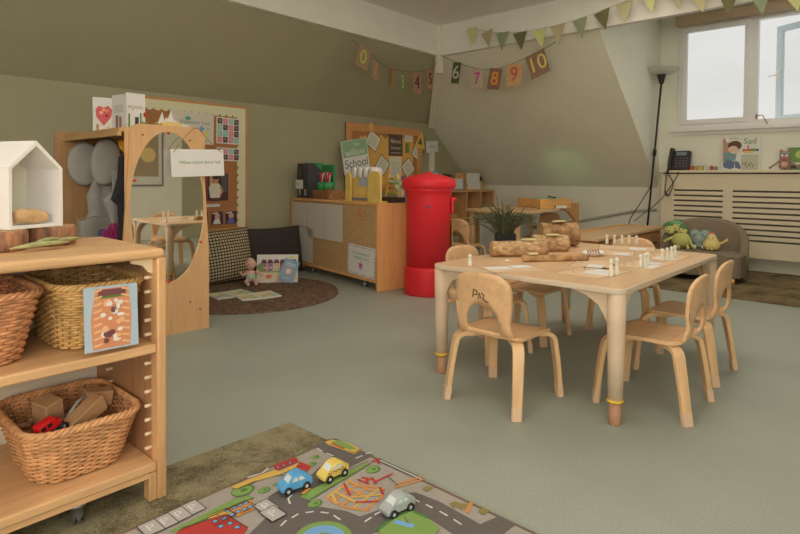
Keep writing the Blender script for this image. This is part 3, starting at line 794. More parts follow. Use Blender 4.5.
# ================================================================ DRESSING UP UNIT WITH MIRROR
du = thing('dressing_up_unit', 'wooden dressing-up stand with oval mirror end panel and hanging space', 'dressing-up stand', (1.74, 4.15, 0))
def LD(x, y, z): return (x - 1.74, y - 4.15, z)
PD = Matrix.Translation(V((1.7385, 3.638, 0)) - V((1.74, 4.15, 0))) ; ang = math.atan2(-.0888, .996) + MIRROR_TURN
MP = PD @ Matrix.Rotation(ang, 4, 'Z') @ R(90, 'X')      # local x along panel, y up, z towards the room
MIRW = wood('mirror_panel_ply', (202, 154, 102), 'z', var=.06, rough=.38)
outl = [(-.285, 0), (.285, 0), (.285, .55), (.262, .9), (.245, 1.2), (.24, 1.31)] + [(.24 - .06 + .06 * math.cos(math.radians(a)), 1.31 + .07 * math.sin(math.radians(a))) for a in (15, 35, 55, 75, 90)] + \
       [(-.24 + .06 - .06 * math.sin(math.radians(a)), 1.31 + .07 * math.cos(math.radians(a))) for a in (0, 20, 40, 60, 80)] + [(-.24, 1.31), (-.245, 1.2), (-.262, .9), (-.285, .55)]
b = MB(MIRW); b.plate(outl, [circ(.005, .845, .245, .495, n=56)], lambda u, v: ((u, v, 0), (0, 0, 1)), .022, step=.09, M=MP, smooth=False); b.build('end_panel', du)
mir = bpy.data.materials.new('mirror_acrylic'); mir.use_nodes = True; q = mir.node_tree.nodes['Principled BSDF']
q.inputs['Base Color'].default_value = (.93, .90, .84, 1); q.inputs['Metallic'].default_value = 1; q.inputs['Roughness'].default_value = .02
b = MB(mir); b.prism(circ(.005, .845, .246, .496, n=56), .004, M=MP @ T(0, 0, .0)); b.build('mirror', du)
b = MB(MIRW); b.box((0, .845, -.008), (.53, 1.02, .006), M=MP); b.build('mirror_backing', du)
for x, y in ((.005, 1.33), (-.21, 1.02), (.225, .60), (.005, .352)): b = MB(RED); b.tube([MP @ V((x, y, .0)), MP @ V((x, y, .014))], .008, seg=10); b.build('mirror_fixing', du)
for x, y in ((-.16, 1.31), (.15, 1.29), (.15, .20), (-.07, .14), (.22, .14)): b = MB(col(60, 40, 26)); b.tube([MP @ V((x, y, .0)), MP @ V((x, y, .0125))], .006, seg=8); b.build('bolt', du)
# far end panel: notched upper board and lower board
UW = wood('dressing_unit_ply', (166, 124, 80), 'z', k=.95, var=.1)
b = MB(UW)
b.prism([(-.36, 0), (.26, 0), (.26, 1.37), (-.33, 1.37), (-.36, 1.34), (-.36, 1.17), (-.335, 1.165), (-.335, 1.16), (-.36, 1.155)], .022, M=frame(LD(1.74, 4.66, 0), (1, 0, 0), (0, 0, 1))); b.build('far_panel', du)
b = MB(wood('dressing_unit_shelf', (168, 128, 78), 'y', k=.8, var=.1)); b.bb(LD(1.44, 3.655, 1.325), LD(2.0, 4.64, 1.35), bevel=.003); b.bb(LD(1.43, 3.655, 1.30), LD(1.455, 4.64, 1.325)); b.build('top_shelf', du)
b = MB(UW); b.bb(LD(1.985, 3.66, .05), LD(2.0, 4.64, 1.33)); b.build('back_panel', du)
b = MB(UW); b.bb(LD(1.45, 3.66, .54), LD(1.98, 4.64, .56)); b.build('lower_shelf', du)
b = MB(wood('hanging_rail_wood', (170, 120, 70), 'x')); b.tube([LD(1.45, 4.42, .735), LD(1.975, 4.42, .735)], .012, seg=10); b.build('rail', du)
b = MB(wood('rail_dowel', (190, 150, 100), 'y')); b.tube([LD(1.7, 3.65, 1.25), LD(1.7, 4.64, 1.25)], .012, seg=10); b.build('hanging_dowel', du)
b = MB(mat('orange_hook', (206, 140, 40), .9, .5));
for s_ in (-1, 0, 1): b.tube([LD(1.60, 3.93, 1.19), LD(1.60 - .03, 3.93 + s_ * .03, 1.24), LD(1.60 - .035, 3.93 + s_ * .045, 1.285)], .007, seg=6)
b.build('hook', du)
# grey felt hats and cloaks
FELT = mat('grey_felt', (150, 140, 124), .85, .95, var=.05, scale=12, bump=.002)
def blob_disc(b, c, rx, rz, th_, rot=0, m=None):
    M = T(*c) @ R(rot, 'Y'); b.lathe([(1e-4, -1), (.5, -.9), (.85, -.6), (1, 0), (.85, .6), (.5, .9), (1e-4, 1)], m, 28, M @ Matrix.Diagonal((rx, th_, rz, 1)) @ R(90, 'X'))
b = MB(FELT); blob_disc(b, (0, 0, 0), .125, .165, .022); tag(b.build('felt_hat', loc=(1.545, 4.52, 1.135)), 'large round grey felt hat hanging left of the other', 'hat', 'grey felt costume pieces')
b = MB(FELT); blob_disc(b, (0, 0, 0), .105, .175, .022, 6); tag(b.build('felt_hat', loc=(1.600, 4.28, 1.15)), 'narrow round grey felt hat overlapping the larger one', 'hat', 'grey felt costume pieces')
def drape(name, label, pts_front, x0, y, zt, m, cat, group=None, amp=.012, depth=.035, loc=(0, 0, 0)):
    b = MB(m); poly = pts_front
    def fn(u, v): return (u, amp * math.sin(u * 60 + v * 7) + .5 * amp * math.sin(v * 22 + u * 30), v), (0, 1, 0)
    b.plate(poly, [], fn, depth, step=.03); return tag(b.build(name, loc=loc), label, cat, group)
drape('felt_cape', 'grey felt cape with pointed flaps hanging below the hats', [(-.02, .0), (.09, .02), (.13, -.03), (.12, -.2), (.125, -.42), (.09, -.5), (.03, -.46), (-.12, -.42), (-.09, -.3), (-.05, -.24), (-.06, -.12)], 0, 0, 0, FELT, 'cape', 'grey felt costume pieces', loc=(1.585, 4.42, 1.02))
drape('felt_cape', 'folded grey felt flap hanging nearest the black costume', [(0, .1), (.05, .08), (.05, -.4), (.0, -.32), (-.03, -.2), (-.06, -.1), (0, -.05)], 0, 0, 0, FELT, 'cape', 'grey felt costume pieces', loc=(1.60, 4.17, .99))
b = MB(mat('black_costume_cloth', (44, 40, 40), .7, .9)); 
b.plate([(-.03, .13), (.05, .13), (.05, -.52), (-.03, -.5), (-.035, -.2), (-.075, -.16), (-.04, -.02)], [], lambda u, v: ((u, .01 * math.sin(v * 30), v), (0, 1, 0)), .06, step=.04)
tag(b.build('black_costume', loc=(1.585, 3.93, 1.05)), 'black costume hanging beside the mirror panel', 'costume')
b = MB(FELT); b.plate([(-.12, -.1), (.12, -.1), (.12, .09), (0, .1), (-.12, .07)], [], lambda u, v: ((u, .02 * math.sin(u * 20), v), (0, 1, 0)), .06, step=.04)
tag(b.build('folded_cloth', loc=(1.56, 4.36, .66)), 'folded grey cloth lying under the wooden rail', 'cloth')
CRM = col(150, 40, 84, .7); CRP = col(70, 60, 92, .7)
b = MB(); rnd = random.Random(1)
for i in range(11):
    for j in range(8):
        x = -.06 + i * .016; z = .012 + j * .017
        if z > .02 + .11 * (1 - abs(i - 4) / 8): continue
        b.ell((x, -.035 + .004 * math.sin(i * 3 + j), z), (.0095, .012, .0095), CRM if i < 6 else CRP, seg=7, ring=5)
b.box((.02, 0, .02), (.19, .07, .12), CRP, bevel=.012)
tag(b.build('crochet_blanket', loc=(1.57, 4.12, .60)), 'magenta and purple crochet blanket folded in the dressing-up stand', 'blanket')
# books and bits on top
HB = col(200, 190, 170)
def book(name, label, M, w_, h_, th_, cover, shapes, cat='book', group=None, pages=True):
    """closed picture book; M maps x right, y up, z out of the front cover, origin bottom centre"""
    t = bpy.data.objects.new(name, None); t.empty_display_size = .03; COL.objects.link(t); t.matrix_world = M; tag(t, label, cat, group)
    b = MB(cover); b.box((0, h_ / 2, -.001), (w_, h_, .002)); b.box((0, h_ / 2, -th_ + .001), (w_, h_, .002)); b.box((-w_ / 2 + .001, h_ / 2, -th_ / 2), (.002, h_, th_))
    art(b, T(0, 0, .0), shapes, .0005); b.build('cover', t)
    b = MB(PAPER2); b.box((.002, h_ / 2, -th_ / 2), (w_ - .008, h_ - .006, th_ - .004)); b.build('pages', t)
    return t
hsh = [('p', [(0, .04), (-.045, .10), (-.05, .15), (-.03, .178), (0, .165), (.028, .18), (.052, .15), (.045, .10)], col(196, 84, 76)), ('c', (-.015, .13, .012), col(222, 150, 120)), ('c', (.018, .11, .01), col(150, 40, 60)), ('c', (.0, .15, .009), col(230, 170, 90)), ('c', (.02, .145, .011), col(222, 110, 110)), ('r', (-.045, .01, -.03, .05), col(170, 120, 70)), ('c', (.03, .03, .012), col(206, 170, 120))]
book('picture_book', 'picture book with a red heart cover standing on the dressing-up stand', frame((1.525, 4.12, 1.3505), (.94, -.34, 0), (0, .08, 1)), .135, .235, .008, PAPER2, hsh, group='picture books on the dressing-up stand')
TXT1 = [('t', 'SCHOOL', (0, .165), .026, col(90, 80, 50)), ('r', (-.05, .02, -.038, .12), col(90, 120, 50)), ('r', (-.005, .02, .02, .10), col(60, 60, 44)), ('r', (.028, .02, .04, .13), col(96, 130, 60)), ('c', (.06, .12, .009, .016), col(190, 50, 40)), ('r', (-.07, .0, -.06, .05), col(190, 50, 40)), ('c', (-.02, .15, .006), col(206, 140, 40))]
ob = thing('open_picture_book', 'cream open picture book standing like a tent on the dressing-up stand', 'book', (1.598, 3.94, 1.3505), 0, 'picture books on the dressing-up stand')
b = MB(PAPER); M = frame((.066, .0, 0), (.95, .02, 0), (0, 0, 1)); b.box((0, .13, -.003), (.13, .26, .006), M=M); art(b, M, TXT1); b.build('front_cover', ob)
b = MB(PAPER2); M = frame((-.012, .072, 0), (.16, -.98, 0), (0, 0, 1)); b.box((0, .125, 0), (.165, .25, .006), M=M); art(b, M @ T(0, 0, .003), [('r', (-.04, .01, -.01, .11), col(120, 100, 80)), ('r', (.0, .01, .03, .10), col(150, 110, 90))] + [('r', (-.06, .13 + .014 * i, .05, .135 + .014 * i), col(160, 150, 136)) for i in range(4)]); b.build('back_cover', ob)
tr = thing('toy_basket', 'small tray with a white paper crown and yellow toy behind the mirror panel', 'tray', (1.80, 3.80, 1.351))
b = MB(mat('yellow_straw', (206, 172, 100), .9, .7)); b.bb((-.05, -.04, 0), (.11, .06, .07), bevel=.02); b.build('yellow_toy', tr)
b = MB(PAPER); 
for i, (x, h_) in enumerate(((-.04, .13), (.0, .10), (.035, .15), (.07, .09))): b.prism([(x - .028, .05), (x + .03, .05), (x + .008, h_)], .004, M=frame((0, -.02 + .012 * i, 0), (1, .2 - .15 * i, 0), (0, 0, 1)))
b.build('paper_crown', tr)
b = MB(col(110, 116, 70)); rnd = random.Random(3)
for i in range(30): b.box((0, 0, 0), (.02, .01, .008), M=T(rnd.uniform(-.16, -.04), rnd.uniform(-.06, 0), rnd.uniform(.0, .05)) @ R(rnd.uniform(0, 180), 'Z') @ R(rnd.uniform(0, 90), 'Y'), m=[col(60, 64, 40), col(150, 150, 90), col(110, 116, 70)][i % 3])
b.build('mosaic_pieces', tr)
b = MB(PAPER2); b.bb((.06, -.03, 0), (.16, .05, .06)); b.build('folded_card', tr)
# hanging sign
hg = thing('hanging_sign', 'white hanging sign reading Willow school dinner hall over the oval mirror', 'sign', (1.915, 3.59, 1.05))
b = MB(mat('white_sign_board', (214, 212, 204), .95, .5)); MS = frame((.008, -.015, .09), (1, -.02, .035), (0, .02, 1)); b.box((0, 0, 0), (.375, .182, .006), M=MS, bevel=.002)
art(b, MS @ T(0, 0, .003), [('t', 'Willow school dinner hall', (0.012, .004), .0285, col(64, 120, 44))]); b.build('board', hg)
b = MB(col(140, 112, 60)); b.tube([MS @ V((-.17, .07, .004)), MS @ V((-.11, .15, .004)), (-.015, .012, .318), (.01, .028, .327)], .0022, seg=5); b.tube([MS @ V((.17, .07, .004)), MS @ V((.09, .14, .006)), (.03, .02, .322), (.01, .028, .327)], .0022, seg=5); b.build('cord', hg)
# ================================================================ BACK CABINET
ca, cb_ = V((3.71, 3.63, 0)), V((4.005, 5.325, 0)); CL = (cb_ - ca).length
cd_ = (cb_ - ca).normalized(); cn = V((cd_.y, -cd_.x, 0))        # cn points into the cabinet depth
CM = frame(ca, cd_, cn)     # local x along the front, y depth, z = x cross y
if CM.col[2][2] < 0: CM = frame(ca, cd_, cn)
def MC_(s_, d, z):   # point on cabinet: s along front, d depth, z height
    return ca + cd_ * s_ + cn * d + V((0, 0, z))
cab = bpy.data.objects.new('display_cabinet', None); COL.objects.link(cab); cab.location = ca; cab.rotation_euler = (0, 0, math.atan2(cd_.y, cd_.x)); tag(cab, 'low wooden cabinet with papered brown back panel left of the red post box', 'cabinet')
# local frame: x along front, y to the left of it (towards -depth), so depth = -y
CBW = wood('cabinet_beech', (196, 136, 80), 'z', k=.78, var=.08); CBX = wood('cabinet_beech_along', (196, 138, 80), 'x', k=.78, var=.08)
CDp = .37
b = MB(CBW); b.bb((0, -CDp, 0), (.035, 0, .79), bevel=.006); b.build('side_panel', cab)
b = MB(CBW); b.bb((CL - .035, -CDp, 0), (CL, 0, .79), bevel=.006); b.build('side_panel', cab)
b = MB(CBX); b.bb((-.004, -CDp, .788), (CL, .006, .814), bevel=.006); b.build('top_board', cab)
b = MB(CBX); b.bb((.035, -CDp, .075), (CL - .035, .0, .105), bevel=.004); b.build('bottom_board', cab)
b = MB(mat('brown_hardboard', (156, 122, 78), .72, .8, var=.08, scale=40)); b.bb((.035, -.02, .105), (CL - .035, -.008, .788))
b.build('back_panel', cab)
b = MB(col(170, 92, 52, .75)); rnd = random.Random(6)
for i in range(34):
    u, v = rnd.gauss(.30, .055), rnd.gauss(.70, .035); w_ = rnd.uniform(.004, .02)
    b.poly([(u + w_ * math.cos(a) * rnd.uniform(.6, 1), -.0072 + .0001 * (i % 5), v + w_ * .6 * math.sin(a) * rnd.uniform(.6, 1)) for a in [0, 1, 2, 3, 4, 5]])
b.build('paint_smudge', cab)
for s_ in (.28, 1.3):
    b = MB(STEEL); b.tube([(s_ - .012, -.06, .025), (s_ + .012, -.06, .025)], .025, seg=16); b.bb((s_ - .016, -.075, .03), (s_ + .016, -.045, .075)); b.build('castor', cab)
def on_cab(name, label, s0, s1, z0, z1, m, shapes, cat='paper', group=None, th=.002, tilt=0.0, off=0.0):
    """s grows to the left in the picture; local x of the sheet runs to the right"""
    b = MB(m); w_, h_ = s1 - s0, z1 - z0; b.box((0, 0, 0), (w_, h_, th)); art(b, T(0, 0, th / 2), shapes, .0004)
    o = b.build(name); c = MC_((s0 + s1) / 2, -.001 + 0.008 - th / 2 - .0092 - off, (z0 + z1) / 2)
    o.matrix_world = frame(c, -cd_, (0, 0, 1)) @ R(tilt, 'Z'); return tag(o, label, cat, group)
SHT = mat('blue_white_paper', (174, 163, 142), .80, .8)
gl = [('l', [(-.13, .1 - .04 * i), (.12, .1 - .04 * i)], col(160, 156, 148, .72), .002) for i in range(4)]
on_cab('paper_sheet', 'blank pale paper sheet on the cabinet, leftmost of the upper three', 1.32, 1.655, .50, .765, SHT, gl, group='paper sheets on the cabinet')
on_cab('paper_sheet', 'blank pale paper sheet on the cabinet, middle of the upper three', .955, 1.312, .40, .770, SHT, gl, group='paper sheets on the cabinet')
on_cab('paper_sheet', 'blank pale paper sheet on the cabinet, rightmost of the upper three', .60, .947, .40, .772, SHT, gl, group='paper sheets on the cabinet')
on_cab('paper_sheet', 'pale paper sheet low on the cabinet behind the dark cushion', 1.20, 1.50, .12, .49, SHT, [], group='paper sheets on the cabinet')
bsh = []
for i in range(14):
    c_ = [col(176, 70, 100, .8), col(80, 130, 100, .8), col(190, 160, 90, .8), col(110, 150, 150, .8)][i % 4]
    bsh += [('c', (-.22 + .034 * i, .13, .008), c_), ('c', (-.22 + .034 * i, -.13, .008), c_)]
    if i < 8: bsh += [('c', (-.225, -.11 + .032 * i, .008), c_), ('c', (.225, -.11 + .032 * i, .008), c_)]
STAR = [(.052 * (1 if i % 2 == 0 else .38) * math.sin(PI * i / 6) , -.045 + .052 * (1 if i % 2 == 0 else .38) * math.cos(PI * i / 6)) for i in range(12)]
on_cab('poster_card', 'white card with confetti border and pink star on the cabinet', .035, .50, .110, .40, mat('shaded_white_card', (196, 192, 180), .76, .8),
       bsh + [('t', 'Every childhood is', (0, .068), .038, col(70, 140, 100, .8)), ('t', 'a magical journey', (0, .028), .038, col(70, 140, 100, .8)), ('p', STAR, col(176, 84, 124, .8))], 'poster', tilt=-2)
# ---------------------------------------------------------------- things on the cabinet
ZC0 = .815
def cabthing(name, label, s_, d, cat, rz=0.0, group=None):
    c = MC_(s_, d, ZC0); return thing(name, label, cat, c, math.atan2(cd_.y, cd_.x) + rz, group)
# magazine files (left end)
DG = mat('charcoal_card', (62, 58, 52), .75, .8)
for i, (s_, lb) in enumerate(((1.60, 'dark charcoal magazine file at the left end of the cabinet top'), (1.47, 'dark charcoal magazine file with a hanging label, right of its twin'))):
    t = cabthing('magazine_file', lb, s_, .17, 'magazine file', 0, 'magazine files on the cabinet')
    b = MB(DG); w_ = .105
    for x in (-w_ / 2, w_ / 2 - .004): b.prism([(-.12, 0), (.12, 0), (.12, .24), (-.03, .39), (-.12, .39)], .004, M=frame((x + (.004 if True else 0), 0, 0), (0, -1, 0), (0, 0, 1)))
    b.bb((-w_ / 2, .116, 0), (w_ / 2, .12, .39)); b.bb((-w_ / 2, -.12, 0), (w_ / 2, -.116, .20)); b.bb((-w_ / 2, -.12, 0), (w_ / 2, .12, .004)); b.build('box', t)
    b = MB(col(196, 130, 110, .8) if i == 0 else col(56, 120, 70, .8)); b.bb((-.03, -.10, .006), (.03, .11, .397)); b.build('folders', t)
    b = MB(col(150, 140, 120, .8)); b.bb((-.02, .12, .03), (.02, .121, .10)); b.build('spine_label', t)
b = MB(col(48, 112, 62, .75)); b.prism([(-.12, 0), (.12, 0), (.12, .375), (-.12, .375)], .03, M=R(90, 'X'))
o = b.build('green_folder'); o.matrix_world = frame(MC_(1.325, .25, ZC0), -cd_, (0, 0, 1)) @ T(0, 0, 0) ; o.matrix_world = T(*MC_(1.325, .25, ZC0)) @ Matrix.Rotation(math.atan2(cd_.y, cd_.x), 4, 'Z'); tag(o, 'green upright folder standing right of the charcoal magazine files', 'folder')
b = MB(mat('shaded_label_card', (190, 184, 166), .8, .8)); b.box((0, 0, 0), (.17, .10, .003)); art(b, T(0, 0, .0015), [('t', 'Willow', (-.03, 0), .034, col(96, 130, 80, .8)), ('r', (.035, -.035, .06, .035), col(206, 200, 186, .8))], .0004)
b.use(col(130, 100, 60)); b.tube([(-.03, .04, .004), (.0, .19, -.01), (.05, .04, .004)], .002, seg=5)
o = b.build('hanging_label'); o.matrix_world = frame(MC_(1.46, -.022 + .05, ZC0 + .155) - cn * .06, -cd_, (0, .0, 1)); tag(o, 'small white label hanging on string over the magazine file', 'label')
# rattan tray with pens
ty = cabthing('rattan_box', 'low brown woven box carrying green pen pots on the cabinet', 1.13, .17, 'box')
WV = mat('woven_brown', (132, 94, 56), .72, .8, var=.35, scale=45, bump=.003)
b = MB(WV)
for lo, hi in (((-.17, -.11, 0), (.17, -.10, .095)), ((-.17, .10, 0), (.17, .11, .095)), ((-.17, -.11, 0), (-.16, .11, .095)), ((.16, -.11, 0), (.17, .11, .095)), ((-.17, -.11, 0), (.17, .11, .01))): b.bb(lo, hi, bevel=.002)
for z in [.008 + .013 * k for k in range(7)]:
    b.tube([(-.172 + .344 * k / 40, .113 + .002 * (-1) ** k, z) for k in range(41)], .0065, seg=5)
    b.tube([(-.172, .113 - .226 * k / 26, z) for k in range(27)], .0062, seg=5)
b.build('woven_sides', ty); b = MB(WV); b.bb((-.16, -.10, .085), (.16, .10, .09)); b.build('lid', ty)
b = MB(RED); b.ell((-.15, .09, .11), (.014, .014, .016), seg=10, ring=6); b.build('red_bead', ty)
GP = mat('green_plastic', (50, 130, 66), .8, .4)
for i, s_ in enumerate((1.21, 1.09)):
    c = MC_(s_, .12, ZC0 + .0965); t = thing('pen_pot', ('left', 'right')[i] + ' green pot packed with colouring pens on the woven box', 'pen pot', c, 0, 'green pen pots')
    b = MB(GP); b.lathe([(.048, 0), (.056, .085), (.052, .085), (.045, .005)], seg=24); b.build('pot', t); rnd = random.Random(i)
    cs_ = [col(190, 40, 50, .8), col(40, 50, 90, .8), col(206, 110, 60, .8), col(170, 40, 90, .8), col(40, 40, 40, .8), col(206, 170, 140, .8)]
    for k in range(11):
        a = 2 * PI * k / 11; x, y = .026 * math.cos(a), .026 * math.sin(a); h_ = rnd.uniform(.15, .19)
        b = MB(cs_[(k * 5 + i) % 6]); b.tube([(x * .6, y * .6, .01), (x * 1.5, y * 1.5, h_), (x * 1.53, y * 1.53, h_ + .012)], [.007, .007, .003], seg=7); b.build('pen', t)
# toy castle shop front
tcst = cabthing('toy_castle', 'yellow wooden toy castle front with white scalloped top on the cabinet', .27, .13, 'toy castle'); tcst.scale = (1.05, 1, 1.2)
YW = mat('honey_wood', (206, 158, 80), .85, .5, var=.05, scale=8); YW2 = mat('honey_wood_side', (214, 164, 82), .85, .5, var=.05, scale=8)
b = MB(YW); 
arch = [(-.20, 0), (-.20, .235), (.20, .235), (.20, 0)]
hole = [(-.11, .15)] + [(.11 * math.cos(math.radians(a)), .15 + .055 * math.sin(math.radians(a))) for a in range(180, -1, -20)][1:]
hole = [(-.11, .125), (.11, .125)] + [(.11 * math.cos(math.radians(a)), .15 + .05 * math.sin(math.radians(a))) for a in range(0, 181, 18)]
b.plate(arch, [hole], lambda u, v: ((u, .10, v), (0, 1, 0)), .012, step=.06, smooth=False)
b.bb((-.20, -.02, 0), (.20, .10, .012)); b.build('front_board', tcst)
b = MB(col(110, 104, 92, .8)); b.bb((-.20, .106, .012), (.20, .112, .035)); b.build('grey_strip', tcst)
b = MB(col(150, 150, 140, .8)); b.prism([(x * .9, y - .02) for x, y in hole], .004, M=frame((0, .1, .02), (-1, 0, 0), (0, 0, 1)));  b.build('glitter_arch', tcst)
for x, w_, h_ in ((-.225, .19, .245), (.215, .085, .235)):
    b = MB(YW2); pr = [(-w_ / 2, 0), (w_ / 2, 0), (w_ / 2, h_ - .04)] + [(w_ / 2 * math.cos(math.radians(a)), h_ - .04 + .04 * math.sin(math.radians(a))) for a in range(15, 180, 15)] + [(-w_ / 2, h_ - .04)]
    b.prism(pr, .022, M=frame((x, .135 if x < 0 else .12, 0), (-1, 0, 0), (0, 0, 1)), bevel=.003); b.build('tower', tcst)
SW = mat('white_scallop', (214, 206, 188), .85, .6)
for k in range(4):
    b = MB(SW); b.lathe([(.0485, -.05), (.0485, .05)], seg=20, M=T(.155 - .095 * k, .07, .235) @ R(90, 'X') @ Matrix.Diagonal((1, .9, 1, 1))); b.build('scallop', tcst)
b = MB(col(120, 84, 46, .8))
for k in range(6): b.tube([(-.16 + .06 * k, .1065, .055), (-.16 + .06 * k, .1075, .055)], .005, seg=8)
b.build('peg_hole', tcst)
b = MB(DARK); b.bb((-.08, -.07, 0), (.10, .09, .05), bevel=.004); o = b.build('dark_tray'); o.location = MC_(.10, .26, ZC0); o.rotation_euler.z = cab.rotation_euler.z; tag(o, 'low dark tray on the cabinet beside the toy castle', 'tray')
t = cabthing('toy_abacus', 'small wooden toy rack with striped bars behind the red post box', .12, .36, 'toy rack'); t.location.z += .051
b = MB(YW); b.prism([(-.13, 0), (-.105, 0), (-.05, .22), (-.075, .22)], .015, M=frame((0, .09, 0), (-1, 0, 0), (0, 0, 1))); b.prism([(.13, 0), (.105, 0), (.05, .22), (.075, .22)], .015, M=frame((0, .09, 0), (-1, 0, 0), (0, 0, 1))); b.build('frame', t)
for k, c_ in enumerate(((176, 170, 60), (190, 120, 50), (150, 160, 70), (170, 140, 60))):
    b = MB(col(*c_, .8)); b.tube([(-.1 + .012 * k, .085, .04 + .045 * k), (.1 - .012 * k, .085, .04 + .045 * k)], .012, seg=8); b.build('bar', t)
b = MB(col(120, 130, 90, .8)); rnd = random.Random(12)
for i in range(26): b.ell((rnd.uniform(-.05, .05), rnd.uniform(-.03, .03), .10 + rnd.uniform(-.03, .05)), rnd.uniform(.012, .026), [col(120, 130, 90, .8), col(170, 170, 130, .8)][i % 2], seg=8, ring=5)
b.use(col(190, 186, 172, .8)).lathe([(.035, 0), (.04, .075), (.037, .075), (.03, .005)], seg=16)
o = b.build('flower_jar', loc=MC_(.04, .30, ZC0 + .051)); tag(o, 'small jar of pale green flowers behind the toy rack', 'jar')

# ================================================================ POST BOX
pbx = thing('post_box', 'tall red toy pillar post box with domed cap between cabinet and table', 'post box', (4.014, 3.283, 0))
PR = mat('pillar_box_red', (212, 40, 44), .95, .40, spec=.35)
b = MB(PR); b.lathe([(.218, 0), (.221, .01), (.221, .222), (.214, .24), (.205, .252)], seg=48); b.build('base', pbx)
b = MB(PR); b.lathe([(.203, .25), (.203, .86), (.206, .90), (.216, .93), (.232, .955)], seg=48)
b.bb((-.07, -.215, .32), (-.066, -.19, .86)) if False else None
b.build('body', pbx)
b = MB(PR); b.lathe([(.222, .945), (.243, .965), (.246, .985), (.246, 1.02), (.240, 1.035), (.20, 1.055), (.12, 1.08), (.05, 1.09), (.028, 1.094), (.026, 1.105), (.0001, 1.107)], seg=48); b.build('cap', pbx)
fd = V((.70, -.72, 0)).normalized()           # slot side faces right in the picture
MS = frame(fd * .203 + V((0, 0, .79)), (-fd.y, fd.x, 0), (0, 0, 1))
b = MB(PR); b.box((0, .07, .018), (.16, .03, .05), M=MS, bevel=.008); b.box((0, 0, .006), (.16, .12, .02), M=MS, bevel=.004); b.use(BLACK).box((0, .03, .017), (.13, .03, .004), M=MS); b.build('slot_hood', pbx)
b = MB(col(176, 170, 66, .85)); b.box((0, -.28, .008), (.13, .30, .004), M=MS); b.build('notice_plate', pbx)
b = MB(col(60, 60, 120)); ld = V((-.78, -.62, 0)).normalized(); b.box((0, 0, 0), (.04, .012, .003), M=frame(ld * .2035 + V((0, 0, .80)), (-ld.y, ld.x, 0), (0, 0, 1))); b.build('small_mark', pbx)

# ================================================================ CUBBY UNIT IN THE CORNER
cu = thing('cubby_shelf', 'wooden cubby shelf in the corner behind the red post box', 'shelf', (6.97, 5.06, 0))
def LC(x, y, z): return (x - 6.97, y - 5.06, z)
cx0, cx1, cy0, cy1 = 6.30, 7.56, 4.86, 5.26
CW = wood('cubby_wood', (170, 128, 76), 'z', k=.75, var=.1); CWX = wood('cubby_wood_along', (176, 132, 80), 'x', k=.75, var=.1)
for x in (cx0, 6.81, 7.18, cx1 - .025):
    b = MB(CW); b.bb(LC(x, cy0, .06), LC(x + .03, cy1, .845)); b.build('upright', cu)
for z, n in ((.845, 'top_board'), (.45, 'shelf_board'), (.045, 'bottom_board')):
    b = MB(CWX); b.bb(LC(cx0, cy0 - .004, z), LC(cx1 + .005, cy1, z + .027), bevel=.003); b.build(n, cu)
b = MB(CW); b.bb(LC(cx0, cy1, .04), LC(cx1, cy1 + .01, .87)); b.build('back_panel', cu)
b = MB(col(80, 60, 44)); b.bb(LC(cx0 + .02, cy0 + .04, 0), LC(cx1 - .02, cy1, .045)); b.build('plinth', cu)
for j, (x, z, lb) in enumerate(((6.58, .0725, 'stack of folded pale papers in the lower left cubby'), (6.56, .4775, 'wooden tray in the upper left cubby'), (7.02, .0725, 'stack of folded papers in the lower middle cubby'))):
    b = MB(col(150, 140, 120, .75) if j != 1 else CWX)
    for i in range(6 if j != 1 else 2): b.box((.003 * (-1) ** i, .004 * (i % 3), .011 + .022 * i), (.29, .24, .02), bevel=.004)
    tag(b.build('paper_stack' if j != 1 else 'wooden_tray', loc=(x, 5.04, z)), lb, 'paper stack' if j != 1 else 'tray')
ZQ = .873
t = thing('filing_box', 'white paper fronted wooden file box on the cubby shelf', 'box', (7.12, 5.08, ZQ))
b = MB(wood('file_box_wood', (186, 138, 78), 'x', k=.75)); b.bb((-.19, -.14, 0), (.24, .14, .12), bevel=.004); b.bb((-.12, -.02, .12), (.22, .13, .255), bevel=.004); b.build('box', t)
b = MB(col(190, 182, 164, .75)); b.bb((-.20, -.15, .09), (.13, -.142, .255)); b.bb((-.17, -.146, .01), (.16, -.141, .10)); b.build('paper_sheet', t)
b = MB(DARK); b.bb((.14, -.13, .14), (.23, .02, .20), bevel=.01); b.build('dark_toy', t)
t = thing('grey_box', 'blue grey cardboard box with paper at the left of the file box', 'box', (6.66, 5.06, ZQ))
b = MB(col(120, 124, 118, .75)); b.bb((-.19, -.15, 0), (.17, .14, .15), bevel=.004); b.build('box', t); b = MB(col(186, 182, 168, .75)); b.bb((-.17, -.157, .02), (.12, -.152, .17)); b.build('paper_sheet', t)
b = MB(col(56, 70, 34, .8)); rnd = random.Random(8)
for i in range(40): b.ell((rnd.uniform(-.09, .09), rnd.uniform(-.03, .03), rnd.uniform(.01, .08)), (.022, .018, .014), seg=7, ring=5)
tag(b.build('moss_plant', loc=(6.66, 5.12, ZQ + .151)), 'small dark green plant on the blue grey box', 'plant')
b = MB(col(120, 140, 140, .75)); b.bb((-.10, -.01, 0), (.16, .01, .27)); b.use(col(186, 190, 184, .75)); b.bb((-.09, -.013, .15), (.15, -.0105, .25))
tag(b.build('blue_book', loc=(6.40, 5.2, ZQ)), 'light blue book standing behind the post box cap', 'book')

